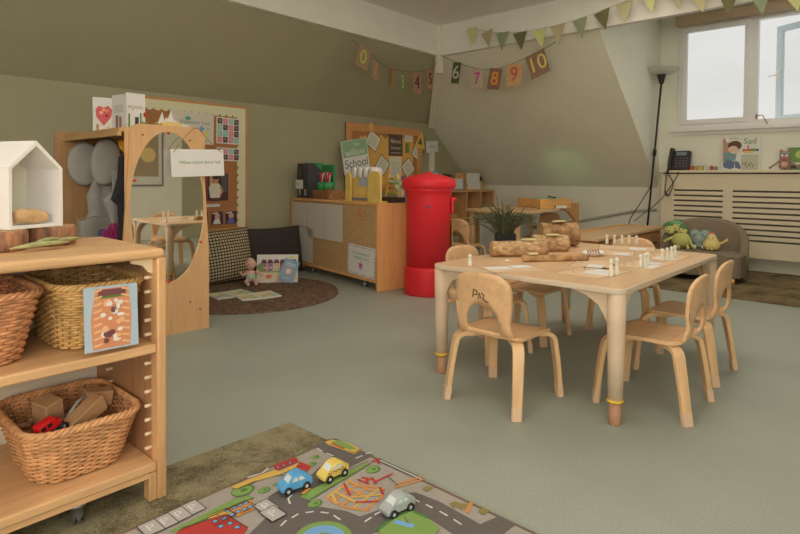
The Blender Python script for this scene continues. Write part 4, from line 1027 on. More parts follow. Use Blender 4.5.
# ================================================================ DESK WITH TRAY
dk = thing('side_desk', 'low wooden desk with curved leg along the sloping wall', 'desk', (6.03, 3.42, 0))
def LK(x, y, z): return (x - 6.03, y - 3.42, z)
DW = wood('desk_wood', (178, 142, 96), 'x', k=.75, var=.08); DWZ = wood('desk_leg_wood', (170, 132, 90), 'z', k=.75, var=.06)
b = MB(DW); b.prism([LK(5.15, 3.0, 0)[:2], LK(6.86, 3.16, 0)[:2], LK(6.92, 3.86, 0)[:2], LK(5.31, 3.80, 0)[:2]], .03, z0=.672, bevel=.004); b.build('desktop', dk)
for x, y in ((5.20, 3.06), (5.36, 3.74), (6.78, 3.80)):
    b = MB(DWZ); b.bb(LK(x - .028, y - .028, 0), LK(x + .028, y + .028, .672), bevel=.01); b.build('leg', dk)
b = MB(wood('desk_end_panel', (176, 124, 66), 'z', k=.75)); 
pr = [(0, .75), (0, 0), (.05, 0), (.06, .35), (.16, .55), (.34, .64), (.50, .672), (.50, .75)]
b.prism(pr, .03, M=frame(LK(6.88, 3.16, 0), (-1, -.09, 0), (0, 0, 1))); b.build('curved_end', dk)
tr2 = thing('wooden_tray_box', 'shallow wooden box holding a green sheet on the side desk', 'tray', (6.30, 3.34, .7035), math.radians(-30)); tr2.scale = (.84, .9, 1.1)
TW = wood('tray_box_wood', (182, 134, 74), 'x', k=.75)
a_, b__ = (.03, -.33), 0
for lo, hi in (((-.26, -.28, 0), (.26, -.262, .10)), ((-.26, .262, 0), (.26, .28, .10)), ((-.26, -.28, 0), (-.242, .28, .10)), ((.242, -.28, 0), (.26, .28, .10))):
    b = MB(TW); b.bb(lo, hi, bevel=.003); b.build('side', tr2)
b = MB(TW); b.bb((-.25, -.27, .004), (.25, .27, .014)); b.build('base', tr2)
b = MB(mat('green_sheet', (110, 170, 120), .8, .4)); b.bb((-.23, -.25, .08), (.23, .25, .098)); b.build('green_sheet', tr2)
b = MB(col(60, 50, 40)); b.tube([(.0, -.1, .098), (-.02, -.12, .13), (.05, -.14, .108), (.1, -.14, .115)], .008, seg=6); b.build('twig', tr2)
b = MB(col(206, 200, 188, .8)); b.bb((.0, -.285, .0), (.17, -.281, .03)); b.use(DARK); b.bb((-.03, -.285, .012), (.0, -.281, .028)); b.build('label_strip', tr2)
b = MB(mat('pale_board_back', (176, 170, 156), .75, .8)); b.box((0, 0, 0), (1.25, .52, .02), M=frame(LK(6.2, 3.79, .36), (1, .03, 0), (0, .02, 1))); b.build('modesty_panel', dk)
b = MB(BLACK); b.tube([(6.15, 3.55, .62), (6.15, 3.56, .50)], .005, seg=6); b.ell((6.15, 3.55, .63), (.02, .02, .035), seg=8, ring=6); b.tube([(6.15, 3.55, .67), (6.15, 3.55, .64)], .012, seg=6)
tag(b.build('hanging_clip'), 'small black clip and cord hanging under the side desk', 'clip')
G2 = 'bent ply chairs at the side desk'
for i, (x, y, rz, lb) in enumerate(((5.02, 3.62, 12, 'bent ply child chair at the left end of the side desk'), (6.38, 3.42, 175, 'bent ply child chair under the right end of the side desk'))):
    dup(c2, (x, y, 0), math.radians(rz), lb)['group'] = G2
# ================================================================ LOW TABLE
lt = thing('low_drawer_table', 'long low wooden table with raised lip and drawers in front of the floor lamp', 'table', (6.15, 2.43, 0))
def LL(x, y, z): return (x - 6.15, y - 2.43, z)
lx0, lx1, ly0, ly1 = 5.20, 7.08, 2.20, 2.66
LW = wood('low_table_top', (186, 150, 104), 'x', k=.8, var=.07); LWD = wood('low_table_side', (152, 100, 54), 'x', k=.85, var=.12)
b = MB(LW); b.bb(LL(lx0, ly0, .462), LL(lx1, ly1, .482)); b.build('tabletop', lt)
for lo, hi in (((lx0, ly1 - .02, .482), (6.25, ly1, .502)), ((6.32, ly1 - .02, .482), (lx1, ly1, .502)), ((lx1 - .02, ly0, .482), (lx1, ly1 - .02, .495)), ((lx0, ly0, .482), (lx1 - .02, ly0 + .012, .49))):
    b = MB(wood('low_table_lip', (196, 146, 88), 'x', k=.8)); b.bb(LL(*lo), LL(*hi), bevel=.003); b.build('lip', lt)
b = MB(LWD); b.bb(LL(lx0 + .03, ly0 + .025, .10), LL(lx1 - .03, ly1 - .02, .462)); b.build('carcass', lt)
for i in range(4):
    x0 = lx0 + .06 + i * .445; b = MB(LWD); b.bb(LL(x0, ly0 + .008, .14), LL(x0 + .42, ly0 + .025, .43), bevel=.004); d_ = b.build('drawer', lt)
    b = MB(BLACK); b.tube([LL(x0 + .15, ly0 + .0, .33), LL(x0 + .27, ly0 + .0, .33)], .007, seg=8); b.build('drawer_handle', d_)
for x in (lx0 + .03, lx1 - .07):
    for y in (ly0 + .025, ly1 - .07):
        b = MB(LWD); b.bb(LL(x, y, 0), LL(x + .04, y + .04, .10)); b.build('leg', lt)
# ================================================================ FLOOR LAMP
fl = thing('floor_lamp', 'black pole floor lamp with frosted bowl shade beside the window', 'floor lamp', (7.30, 2.49, 0))
BM = mat('black_lamp_metal', (44, 38, 36), .9, .4, metal=.2)
lean = V((.01, -.165, 2.24)); 
b = MB(BM); b.lathe([(.11, 0), (.11, .012), (.03, .025), (.015, .05)], seg=28); b.build('base', fl)
b = MB(BM); b.tube([(0, 0, .03), tuple(lean)], .0125, seg=10); p = lean * .615; b.tube([tuple(lean * .60), tuple(lean * .635)], .022, seg=10); b.build('pole', fl)
b = MB(BM); b.lathe([(.022, -.02), (.028, 0), (.052, .095), (.050, .10), (.0001, .10)], seg=20, M=T(*lean)); b.build('socket', fl)
LG = bpy.data.materials.new('frosted_lamp_glass'); LG.use_nodes = True; q = LG.node_tree.nodes['Principled BSDF']; q.inputs['Base Color'].default_value = (.88, .86, .80, 1); q.inputs['Roughness'].default_value = .3; q.inputs['Transmission Weight'].default_value = .75; q.inputs['IOR'].default_value = 1.2
b = MB(LG); b.lathe([(.05, .09), (.11, .10), (.16, .125), (.195, .165), (.198, .168), (.190, .166), (.155, .130), (.105, .107), (.05, .098)], seg=36, M=T(*lean)); b.build('bowl_shade', fl)
b = MB(BLACK)
b.tube(curve_pts([tuple(lean * .63), (.02, -.06, 1.0), (.0, .03, .80), (-.05, .16, .55), (-.06, .18, .40)], 8), .006, seg=5); b.build('cable', fl)
# ================================================================ PHONE
ph = thing('desk_phone', 'black corded desk phone standing on the radiator cover shelf', 'phone', (7.465, 2.20, 1.166), math.radians(-90)); ph.scale = (1.18, 1.18, 1.18)
b = MB(mat('black_phone_plastic', (50, 44, 40), .95, .4))
PM = frame((.02, -.03, .01), (1, 0, 0), (0, .28, 1))      # local: x right in picture, y back
b.prism(rrect(.20, .20, .015, cx=.03, cy=.10), .03, M=PM @ T(0, 0, -.03), bevel=.004); b.box((.03, .05, .012), (.18, .12, .022), bevel=.004); b.build('body', ph)
b = MB(mat('black_phone_plastic', (50, 44, 40), .95, .4)); pts = curve_pts([PM @ V((-.055, .0, .012)), PM @ V((-.058, .05, .03)), PM @ V((-.052, .16, .03)), PM @ V((-.048, .215, .012))], 5)
b.tube(pts, [.026, .026, .022, .02, .019, .018, .018, .018, .018, .018, .019, .02, .022, .024, .026, .026][:len(pts)], seg=10); b.build('handset', ph)
b = MB(col(86, 80, 74))
for r in range(4):
    for c_ in range(4): b.box((.0 + .032 * c_, .035 + .028 * r, .002), (.020, .015, .004), M=PM)
b.build('keypad', ph)
b = MB(col(120, 126, 116)); b.box((.04, .168, .001), (.10, .035, .003), M=PM); b.build('display', ph)
b = MB(BLACK)
pts = []
for i in range(140):
    t_ = i / 139; an = t_ * 2 * PI * 28; p = curve_pts([(-.04, -.08, .02), (-.02, -.13, -.03), (.03, -.14, -.14), (-.01, -.14, -.26), (-.05, -.14, -.22), (-.045, -.135, -.10), (-.045, -.11, -.01)], 23)[min(i, 137)]
    pts.append((p.x + .008 * math.cos(an), p.y, p.z + .008 * math.sin(an)))
b.tube(pts, .0042, seg=5); b.build('coiled_cord', ph)
b = MB(BLACK); b.tube(curve_pts([(7.37, 2.13, 1.15), (7.375, 2.15, 1.08), (7.37, 2.33, .80), (7.33, 2.54, .60), (7.33, 2.63, .52)], 8), .005, seg=5)
tag(b.build('phone_cable'), 'thin black cable running down from the phone past the lamp pole', 'cable')
# ================================================================ BOOKS AND TOYS ON THE RADIATOR SHELF
sad = []
BR = col(92, 64, 46); SK = col(206, 170, 140); TL_ = col(104, 140, 132); DN = col(96, 100, 116); GRN = col(120, 136, 70); PK = col(186, 84, 96)
sad += [('r', (-.185, .10, -.12, .36), col(176, 134, 96))] + [('l', [(-.185, .13 + .035 * i), (-.12, .13 + .035 * i)], col(150, 108, 76), .003) for i in range(7)]
sad += [('c', (-.135, .355, .022, .028), PAPER), ('r', (-.18, .33, -.165, .38), PK), ('l', [(-.12, .375), (-.02, .375)], GRN, .006)]
sad += [('p', [(-.15, .11), (-.05, .11), (-.04, .20), (-.08, .235), (-.13, .22), (-.155, .18)], TL_), ('l', [(-.155, .20), (-.15, .12), (-.12, .07)], TL_, .03), ('l', [(-.12, .10), (-.13, .06)], SK, .02)]
sad += [('p', [(-.18, .09), (-.17, .035), (-.10, .012), (-.06, .03), (-.06, .10), (-.12, .12)], DN), ('p', [(-.06, .10), (-.05, .03), (.0, .012), (.012, .03), (-.01, .09), (-.04, .11)], DN)]
sad += [('c', (-.065, .25, .062, .058), SK), ('c', (-.06, .29, .072, .055), BR), ('p', [(-.125, .30), (-.12, .22), (-.095, .27)], BR), ('c', (-.075, .245, .05, .042), SK), ('l', [(-.10, .235), (-.085, .23)], BR, .004), ('l', [(-.135, .16), (-.05, .155)], col(150, 110, 90), .012)]
sad += [('t', 'Sad', (.095, .335), .095, GRN), ('r', (.02, .215, .10, .245), col(186, 96, 70)), ('r', (.10, .215, .145, .25), GRN), ('r', (.07, .25, .085, .29), PK), ('r', (.035, .20, .13, .222), col(206, 170, 90)), ('c', (.165, .232, .018, .014), col(90, 90, 110)), ('r', (.01, .0, .185, .18), col(176, 168, 134)), ('l', [(.03, .17), (.12, .175)], col(150, 150, 120), .006)]
rnd = random.Random(3)
for i in range(16): x = rnd.uniform(.03, .15); y = rnd.uniform(.02, .075); sad.append(('l', [(x, y), (x + rnd.uniform(-.02, .02), y + .025)], col(110, 100, 84), .006))
book('picture_book', 'large square picture book titled Sad standing on the radiator cover', frame((7.56, 1.515, 1.1655), (0, -1, .0), (.06, 0, 1)), .40, .40, .012, col(206, 196, 170), [s_ for s_ in sad], group='picture books on the radiator cover')
g2 = [('r', (-.14, .02, .14, .23), col(110, 140, 70)), ('c', (-.04, .17, .04), col(176, 176, 90)), ('c', (.05, .12, .06), col(150, 160, 80)), ('r', (-.14, .06, .14, .085), col(196, 190, 150)), ('r', (-.13, .02, .0, .05), col(100, 76, 50))]
book('picture_book', 'green picture book at the right edge of the radiator cover', frame((7.55, .905, 1.1655), (0, -1, 0), (.08, 0, 1)), .30, .25, .01, col(100, 130, 66), g2, group='picture books on the radiator cover')
bl = thing('coloured_blocks_tray', 'low row of red, green and yellow blocks between phone and Sad book', 'blocks', (7.48, 1.87, 1.166))
for i, (c_, w_) in enumerate((((186, 160, 96), .06), ((196, 84, 66), .045), ((150, 160, 90), .05), ((206, 170, 100), .055), ((196, 190, 176), .04), ((190, 70, 60), .03), ((130, 130, 96), .04))):
    b = MB(col(*c_)); b.bb((-.03, .165 - .05 * i, 0), (.03, .165 + w_ * .9 - .05 * i - .004, .045 + .008 * (i % 2)), bevel=.003); b.build('block', bl)
b = MB(PAPER2); b.prism([(-.08, .055), (.05, .055), (.04, .08), (-.06, .085)], .05, M=frame((-.02, .02, 0), (0, -1, 0), (0, 0, 1))); b.build('paper_scrap', bl)
ms_ = thing('knitted_creature', 'small brown pink knitted creature with round eyes by the green book', 'soft toy', (7.44, 1.06, 1.166))
KN = mat('brown_pink_yarn', (152, 116, 102), .95, .95, var=.12, scale=60, bump=.002); KP = mat('peach_yarn', (200, 150, 116), .95, .95)
b = MB(KN); b.lathe([(.0001, .0), (.045, .008), (.058, .04), (.054, .09), (.050, .14), (.053, .175), (.04, .20), (.0001, .205)], seg=20); b.ell((0, .035, .205), (.02, .02, .022)); b.ell((0, -.035, .205), (.02, .02, .022)); b.build('body', ms_)
b = MB(KP); b.ell((-.028, 0, .055), (.036, .040, .045)); b.build('belly', ms_)
b = MB(col(140, 150, 120)); b.tube([(.05 * math.cos(a), .05 * math.sin(a), .182) for a in [2 * PI * k / 20 for k in range(20)]], .008, closed=True, seg=6); b.build('headband', ms_)
for y in (.02, -.02): b = MB(PAPER); b.ell((-.047, y, .152), (.010, .015, .017)); b.use(BLACK).ell((-.056, y, .152), .005); b.build('eye', ms_)
b = MB(col(206, 90, 80)); b.ell((-.056, 0, .122), (.012, .014, .011)); b.build('nose', ms_)
for y in (1, -1): b = MB(KN); b.tube([(0, .05 * y, .10), (-.02, .09 * y, .06), (-.035, .125 * y, .03), (-.04, .14 * y, .02)], [.010, .010, .010, .016], seg=8); b.build('arm', ms_)
for y in (1, -1): b = MB(KN); b.ell((-.04, .025 * y, .012), (.02, .014, .012)); b.build('foot', ms_)

# ================================================================ SOFA
sf = thing('child_sofa', 'small taupe fabric child sofa with curved back by the radiator cover', 'sofa', (6.70, 1.675, .0106)); sf.scale = (1, .95, 1)
SFM = mat('taupe_sofa_fabric', (118, 101, 78), .86, .95, var=.05, scale=50, bump=.001)
pl_ = []
for k in range(25):
    a = math.radians(-90 + 180 * k / 24); pl_.append((.02 + .25 * math.cos(a) ** .8 if math.cos(a) > 1e-6 else .02, .42 * math.sin(a)))
front = [(-.28, .41), (-.31, .38), (-.325, .0), (-.31, -.38), (-.28, -.41)]
b = MB(SFM); b.prism([(-.27, -.435), (.06, -.435), (.17, -.38), (.24, -.25), (.26, 0), (.24, .25), (.17, .38), (.06, .435), (-.27, .435), (-.30, .41), (-.31, .2), (-.315, 0), (-.31, -.2), (-.30, -.41)], .235, z0=.055, bevel=.022); b.build('seat', sf)
# back shell
N = 40; vs = []; fs = []
for i in range(N + 1):
    t_ = i / N; a = math.radians(-100 + 200 * t_); px_, py_ = .0 + .275 * math.cos(a), .45 * math.sin(a)
    px_ = max(px_, -.06); h_ = .275 + .345 * (1 - abs(2 * t_ - 1) ** 2.4) ** .8
    nx, ny = math.cos(a), math.sin(a)
    for (o_, z) in ((-.085, .10), (-.085, h_ - .03), (-.07, h_ - .008), (-.045, h_), (-.02, h_ - .008), (0, h_ - .035), (0, .06), (-.085, .06)):
        vs.append((px_ + nx * o_, py_ + ny * o_, z))
for i in range(N):
    for k in range(8): fs.append((i * 8 + k, i * 8 + (k + 1) % 8, (i + 1) * 8 + (k + 1) % 8, (i + 1) * 8 + k))
fs += [tuple(range(7, -1, -1)), tuple(N * 8 + k for k in range(8))]
b = MB(SFM); b._new(vs, fs, None, None, True); b.build('backrest', sf)
for x, y in ((-.27, -.36), (-.24, .32), (.12, -.30), (.12, .30)):
    b = MB(wood('sofa_leg_wood', (206, 150, 84), 'z')); b.lathe([(.022, 0), (.027, .056)], seg=16, M=T(x, y, 0)); b.build('leg', sf)
# soft toys on the sofa
def eyes(b, c, d, dx, r=.006):
    for s_ in (-1, 1): b.ell((c[0] + d * 0, c[1] + s_ * dx, c[2]), (r, r, r * 1.1), BLACK, seg=8, ring=6)
YG = mat('lime_plush', (170, 164, 92), .9, .9, bump=.001, scale=80); YG2 = mat('pale_lime_plush', (196, 190, 112), .9, .9); GC = mat('green_plush_cap', (84, 116, 72), .9, .9)
pp = thing('pea_family_toy', 'lime green plush toy with three capped heads on the sofa', 'soft toy', (6.66, 1.88, .305))
b = MB(YG); b.ell((0, 0, .085), (.07, .105, .085)); b.build('body', pp)
for i, (y, z, r) in enumerate(((.125, .205, .062), (.055, .235, .055), (-.005, .195, .052))):
    b = MB(YG2); b.ell((.02, y, z), (r * .9, r, r * 1.05)); hd = b.build('head', pp)
    b = MB(GC if i != 1 else mat('light_green_cap', (110, 150, 100), .9, .9)); b.lathe([(r * 1.06, 0), (r * 1.10, .01), (r * .95, r * .5), (r * .5, r * .85), (.0001, r * .95)], seg=20, M=T(.025, y + .004, z + r * .28) @ R(14, 'Y') @ R(-10 + 10 * i, 'X')); b.build('cap', hd)
    b = MB(BLACK); b.ell((.02 - r * .86, y + .018, z + .012), .0065); b.ell((.02 - r * .86, y - .018, z + .012), .0065); b.use(col(206, 96, 80)).ell((.02 - r * .88, y, z - .018), (.006, .013, .006)); b.build('face', hd)
for y in (1, -1): b = MB(YG); b.tube([(-.02, .07 * y, .12), (-.05, .13 * y, .085 if y > 0 else .03), (-.07, .16 * y, .06 if y > 0 else .012)], [.016, .013, .018], seg=8); b.build('arm', pp)
for y in (.02, -.075): b = MB(YG); b.tube([(-.05, y, .04), (-.10, y - .02, .018), (-.13, y - .03, .014)], [.016, .014, .018], seg=8); b.build('leg', pp)
BG = mat('blue_grey_plush', (134, 142, 128), .9, .9, bump=.001, scale=80)
hb = thing('grey_blue_plush', 'grey blue heart shaped plush toy leaning between the yellow toys', 'soft toy', (6.76, 1.72, .305))
b = MB(BG); b.ell((0, .05, .15), (.05, .06, .055)); b.ell((0, -.05, .15), (.05, .06, .055)); b.ell((0, 0, .10), (.055, .095, .075)); b.ell((0, 0, .05), (.045, .05, .05)); b.build('body', hb)
b = MB(col(206, 170, 110)); b.ell((-.05, 0, .12), (.012, .016, .01)); b.use(BLACK).ell((-.05, .04, .155), .006); b.ell((-.05, -.04, .155), .006); b.build('face', hb)
for y in (.04, -.05): b = MB(col(206, 186, 150)); b.ell((-.06, y, .022), (.03, .024, .022)); b.build('foot', hb)
YP = mat('butter_plush', (204, 178, 108), .9, .9, bump=.001, scale=80)
pr_ = thing('pear_plush', 'butter yellow pear shaped plush toy with red crest, rightmost on the sofa', 'soft toy', (6.68, 1.585, .305))
b = MB(YP); b.lathe([(.0001, 0), (.06, .006), (.085, .04), (.082, .075), (.055, .12), (.038, .15), (.03, .17), (.0001, .18)], seg=24); b.build('body', pr_)
b = MB(col(206, 100, 84)); b.ell((-.005, .015, .18), (.012, .014, .012)); b.ell((-.005, -.012, .182), (.012, .014, .012)); b.build('crest', pr_)
b = MB(BLACK); b.ell((-.048, .022, .128), .006); b.ell((-.048, -.018, .128), .006); b.use(col(206, 130, 60)).ell((-.055, .0, .112), (.01, .008, .007)); b.build('face', pr_)
b = MB(YP); b.tube([(0, -.06, .07), (-.01, -.11, .09), (-.01, -.14, .115), (-.01, -.155, .12)], [.016, .012, .012, .022], seg=8); b.build('wing', pr_)
for y in (.02, -.02): b = MB(YP); b.ell((-.06, y, .016), (.03, .012, .014)); b.build('foot', pr_)
# ================================================================ RUGS
def rugmat(name, c1_, c2_, k, scale, sc2=200):
    m = bpy.data.materials.new(name); m.use_nodes = True; nt = m.node_tree; p_ = nt.nodes['Principled BSDF']; p_.inputs['Roughness'].default_value = 1; p_.inputs['Specular IOR Level'].default_value = .1
    tc = nt.nodes.new('ShaderNodeTexCoord'); n1 = nt.nodes.new('ShaderNodeTexNoise'); n1.inputs['Scale'].default_value = scale; n1.inputs['Detail'].default_value = 9; n1.inputs['Roughness'].default_value = .72
    n2 = nt.nodes.new('ShaderNodeTexNoise'); n2.inputs['Scale'].default_value = sc2; n2.inputs['Detail'].default_value = 3
    ad = nt.nodes.new('ShaderNodeMath'); ad.operation = 'MULTIPLY_ADD'; ad.inputs[1].default_value = .45; 
    nt.links.new(tc.outputs['Object'], n1.inputs['Vector']); nt.links.new(tc.outputs['Object'], n2.inputs['Vector'])
    nt.links.new(n2.outputs['Fac'], ad.inputs[0]); nt.links.new(n1.outputs['Fac'], ad.inputs[2])
    r = nt.nodes.new('ShaderNodeValToRGB'); e = r.color_ramp.elements; e[0].position = .60; e[0].color = alb(c2_, k); e[1].position = .80; e[1].color = alb(c1_, k)
    nt.links.new(ad.outputs[0], r.inputs['Fac']); nt.links.new(r.outputs['Color'], p_.inputs['Base Color'])
    bp = nt.nodes.new('ShaderNodeBump'); bp.inputs['Strength'].default_value = .6; bp.inputs['Distance'].default_value = .01; nt.links.new(ad.outputs[0], bp.inputs['Height']); nt.links.new(bp.outputs['Normal'], p_.inputs['Normal'])
    return m
OL = rugmat('olive_carpet', (134, 122, 88), (84, 74, 50), .92, 5)
OL2 = rugmat('brown_olive_carpet', (116, 98, 66), (76, 62, 40), .85, 4)
b = MB(OL); b.prism([(-.9, .5), (1.462, .5), (1.462, 1.945), (-.9, 2.06)], .008, z0=.0005); tag(b.build('olive_rug'), 'mottled olive green rug under the shelf unit and road play mat', 'rug')
b = MB(OL2); b.prism([(5.66, -1.0), (7.55, -1.0), (7.55, 1.95), (5.70, 1.95)], .01, z0=.0005); tag(b.build('brown_rug'), 'brown olive carpet rug under the child sofa by the window', 'rug')
DS = rugmat('dark_brown_loop', (112, 88, 66), (66, 50, 38), .75, 26, 120)
b = MB(DS); b.prism(circ(2.86, 4.43, .81, n=64), .012, z0=.0005, bevel=.003); tag(b.build('round_rug'), 'round dark brown rug in the reading corner', 'rug')
# ================================================================ ROAD PLAY MAT
pm = MB(mat('grey_mat_ground', (152, 140, 122), 1, .95, var=.06, scale=80))
MX0, MX1, MY0, MY1 = -.1, 1.487, .45, 1.688; MZ = .0135
pm.prism(rrect(MX1 - MX0, MY1 - MY0, .03, cx=(MX0 + MX1) / 2, cy=(MY0 + MY1) / 2), MZ - .009, z0=.009)
MA = T(0, 0, MZ)
RD = mat('mat_road', (98, 88, 78), 1, .95, var=.06, scale=90); WL = col(196, 188, 170, 1, .9); GR_ = col(118, 142, 70, 1, .95); GD = col(78, 112, 56, 1, .95); YE = col(196, 156, 72, 1, .95); OR = col(196, 128, 60, 1, .95); RE = col(170, 56, 46, 1, .95); BO = col(112, 92, 66, 1, .95); GY = col(168, 158, 142, 1, .95); WB = col(110, 150, 176, 1, .95); DKL = col(70, 60, 50, 1, .95)
s = []
def A(k, *a): s.append((k,) + a)
# ground border and road network
A('l', [(MX0, MY1 - .006), (MX1 - .012, MY1 - .006), (MX1 - .006, MY1 - .012), (MX1 - .006, MY0)], BO, .012)
A('p', [(1.377,1.701),(1.465,1.691),(1.493,1.474),(1.382,1.475)], RD)
A('p', [(1.366,1.577),(1.390,1.478),(1.321,1.461),(1.233,1.463),(1.151,1.446),(1.137,1.512),(1.064,1.531),(1.154,1.547),(1.250,1.538)], RD)
A('p', [(1.064,1.531),(1.144,1.522),(1.158,1.455),(1.136,1.396),(1.050,1.396),(1.032,1.475)], RD)
A('p', [(1.110,1.424),(1.142,1.365),(1.182,1.292),(1.192,1.235),(1.278,1.212),(1.359,1.230),(1.401,1.206),(1.412,1.173),(1.322,1.171),(1.244,1.150),(1.177,1.144),(1.013,1.167),(0.887,1.304),(0.909,1.407),(0.994,1.441),(1.062,1.443)], RD)
A('p', [(1.381,1.224),(1.410,1.197),(1.421,1.105),(1.409,0.922),(1.386,0.859),(1.311,0.939),(1.329,1.079),(1.318,1.168)], RD)
A('p', [(1.364,0.956),(1.488,0.924),(1.476,0.864),(1.347,0.868)], RD)
A('c', (1.045, 1.235, .085), GR_)
A('c', (1.045, 1.235, .065), WB)
A('c', (1.045, 1.235, .03), GR_)
# dashes
for q in [[(1.001,1.375),(1.026,1.384)],[(1.048,1.383),(1.071,1.384)],[(1.093,1.372),(1.111,1.360)],[(1.126,1.340),(1.137,1.320)],[(1.141,1.297),(1.140,1.269)],[(1.185,1.206),(1.211,1.207)],[(1.230,1.209),(1.254,1.206)],[(1.306,1.212),(1.333,1.216)],[(1.375,1.179),(1.375,1.154)],[(1.378,1.127),(1.378,1.103)],[(1.379,1.072),(1.377,1.043)],[(1.375,1.015),(1.370,0.985)],[(1.383,1.671),(1.381,1.639)],[(1.383,1.614),(1.386,1.583)],[(1.432,1.507),(1.460,1.504)],[(1.480,1.504),(1.501,1.498)],[(1.123,1.484),(1.101,1.474)],[(1.101,1.474),(1.088,1.447)]]: A('l', q, WL, .006)
# flower bed
A('p', [(1.437,1.691),(1.473,1.683),(1.496,1.609),(1.489,1.540),(1.448,1.533),(1.430,1.656)], YE)
A('p', [(1.454,1.672),(1.479,1.666),(1.491,1.603),(1.481,1.554),(1.461,1.571),(1.448,1.636)], GR_)
A('l', [(1.448,1.660),(1.453,1.596)], RE, .008)
# green verges and bushes
A('p', [(1.134,1.455),(1.157,1.464),(1.444,1.456),(1.439,1.436),(1.142,1.414)], GR_)
for x, y, w_, h_ in ((315, 508, 7, 4.5), (373, 473.5, 8, 4.5), (315, 461, 5, 2.5), (312, 468, 5, 2.5), (302, 455, 3, 1.5), (264, 494.5, 6, 2.2), (243, 495, 11, 5.5), (275, 489, 3, 1.5)): s.append(('x', x, y, w_, h_))
A('p', [(0.977,1.599),(1.027,1.579),(1.026,1.554),(0.778,1.567),(0.759,1.589)], GR_)
# football / striped building (orange and red frames)
OG = []
for q in [[(1.190,1.387),(1.319,1.407)],[(1.182,1.354),(1.324,1.373)],[(1.185,1.319),(1.334,1.335)],[(1.200,1.280),(1.348,1.302)],[(1.224,1.246),(1.321,1.262)],[(1.190,1.387),(1.194,1.301)],[(1.228,1.397),(1.234,1.298)],[(1.264,1.402),(1.280,1.299)],[(1.301,1.408),(1.318,1.300)],[(1.194,1.301),(1.230,1.239)],[(1.234,1.298),(1.286,1.250)],[(1.216,1.393),(1.187,1.340)],[(1.325,1.345),(1.349,1.284)],[(1.283,1.408),(1.248,1.341)],[(1.245,1.328),(1.325,1.266)]]: OG.append(q)
for i, q in enumerate(OG): A('l', q, [OR, YE, RE][(i * 2) % 3 if i > 8 else (0 if i % 3 else 1)], .009)
for q in [[(1.333,1.392),(1.338,1.349)],[(1.338,1.349),(1.360,1.381)],[(1.357,1.339),(1.440,1.333)],[(1.357,1.329),(1.374,1.366)],[(1.451,1.443),(1.487,1.437)],[(1.477,1.448),(1.459,1.414)],[(1.351,1.391),(1.365,1.357)],[(1.348,1.302),(1.325,1.266)]]: A('l', q, RE, .009)
A('l', [(1.479,1.429),(1.482,1.231)], DKL, .018); A('l', [(1.479,1.429),(1.482,1.231)], GY, .009)
for q in [[(1.398,1.276),(1.497,1.244)],[(1.385,1.263),(1.484,1.229)]]: A('l', q, OR, .008)
A('l', [(1.417,1.330),(1.398,1.266)], DKL, .003)
for x, y in ((428, 493), (455, 509), (463, 511), (484, 516)): s.append(('x2', x, y))
A('l', [(1.432,1.007),(1.480,1.026)], OR, .012)
# red and orange buildings (left lower)
A('p', [(1.190,1.682),(1.283,1.671),(1.271,1.637),(1.175,1.643)], RE); A('p', [(1.177,1.635),(1.269,1.629),(1.273,1.572),(1.182,1.573)], YE); A('p', [(1.273,1.634),(1.280,1.575),(1.240,1.558),(1.241,1.617)], RE)
for q in [[(1.182,1.660),(1.274,1.654)],[(1.173,1.611),(1.263,1.604)]]: A('l', q, DKL, .004)
for x, y in ((278,472),(284,469.8),(290,467.3),(284,478),(290,475.5),(296,473)): s.append(('w', x, y, .006))
A('p', [(1.008,1.668),(1.077,1.667),(1.178,1.654),(1.184,1.609),(1.088,1.636),(1.020,1.638)], YE)
A('l', [(1.084,1.678),(1.132,1.665),(1.165,1.678)], WL, .008)
A('p', [(0.928,1.557),(1.019,1.554),(0.995,1.501),(0.936,1.503)], OR); A('p', [(0.872,1.572),(0.933,1.567),(0.938,1.517),(0.861,1.512)], YE)
A('p', [(0.793,1.572),(0.917,1.539),(0.924,1.431),(0.881,1.404),(0.746,1.550)], RE)
A('p', [(0.928,1.564),(0.997,1.561),(1.006,1.512),(0.946,1.508)], OR)
for x, y in ((228,516),(234,513),(240,510.5),(246,508),(232,520),(238,517),(244,514.5),(250,512),(215,527),(224,524),(221,532),(230,529),(237,533)): s.append(('w', x, y, .0085))
# parking bays
for x, y in ((193, 513), (179, 520), (165, 527), (151, 533.5)): s.append(('k', x, y))
for x, y in ((266, 512), (273, 519)): s.append(('k', x, y))
for q in [[(0.872,1.572),(0.933,1.567)],[(0.933,1.567),(0.938,1.517)],[(0.938,1.517),(0.861,1.512)],[(1.008,1.668),(1.077,1.667)],[(1.077,1.667),(1.178,1.654)],[(1.020,1.638),(1.088,1.636)],[(1.134,1.455),(1.157,1.464)],[(1.157,1.464),(1.444,1.456)],[(1.439,1.436),(1.142,1.414)],[(0.977,1.599),(1.027,1.579)],[(1.026,1.554),(0.778,1.567)],[(0.928,1.557),(1.019,1.554)],[(0.793,1.572),(0.917,1.539)],[(0.917,1.539),(0.924,1.431)],[(0.928,1.564),(0.997,1.561)],[(0.997,1.561),(1.006,1.512)],[(1.006,1.512),(0.946,1.508)],[(1.437,1.691),(1.473,1.683)],[(1.489,1.540),(1.448,1.533)],[(1.448,1.533),(1.430,1.656)]]: A('l', q, DKL, .0028)
A('l', [(1.148,1.457),(1.180,1.466)], OR, .012); A('l', [(0.896,1.561),(0.904,1.501)], DKL, .002)
# park in the lower middle
A('p', [(1.177,1.144),(1.246,1.148),(1.311,1.137),(1.319,1.083),(1.308,1.016),(1.239,0.998),(1.152,1.092)], GR_)
A('l', [(1.177,1.144),(1.249,1.151),(1.315,1.140),(1.322,1.073)], GD, .012); A('l', [(1.241,1.131),(1.259,1.083)], WB, .02); A('l', [(1.276,1.130),(1.262,1.101)], BO, .005)
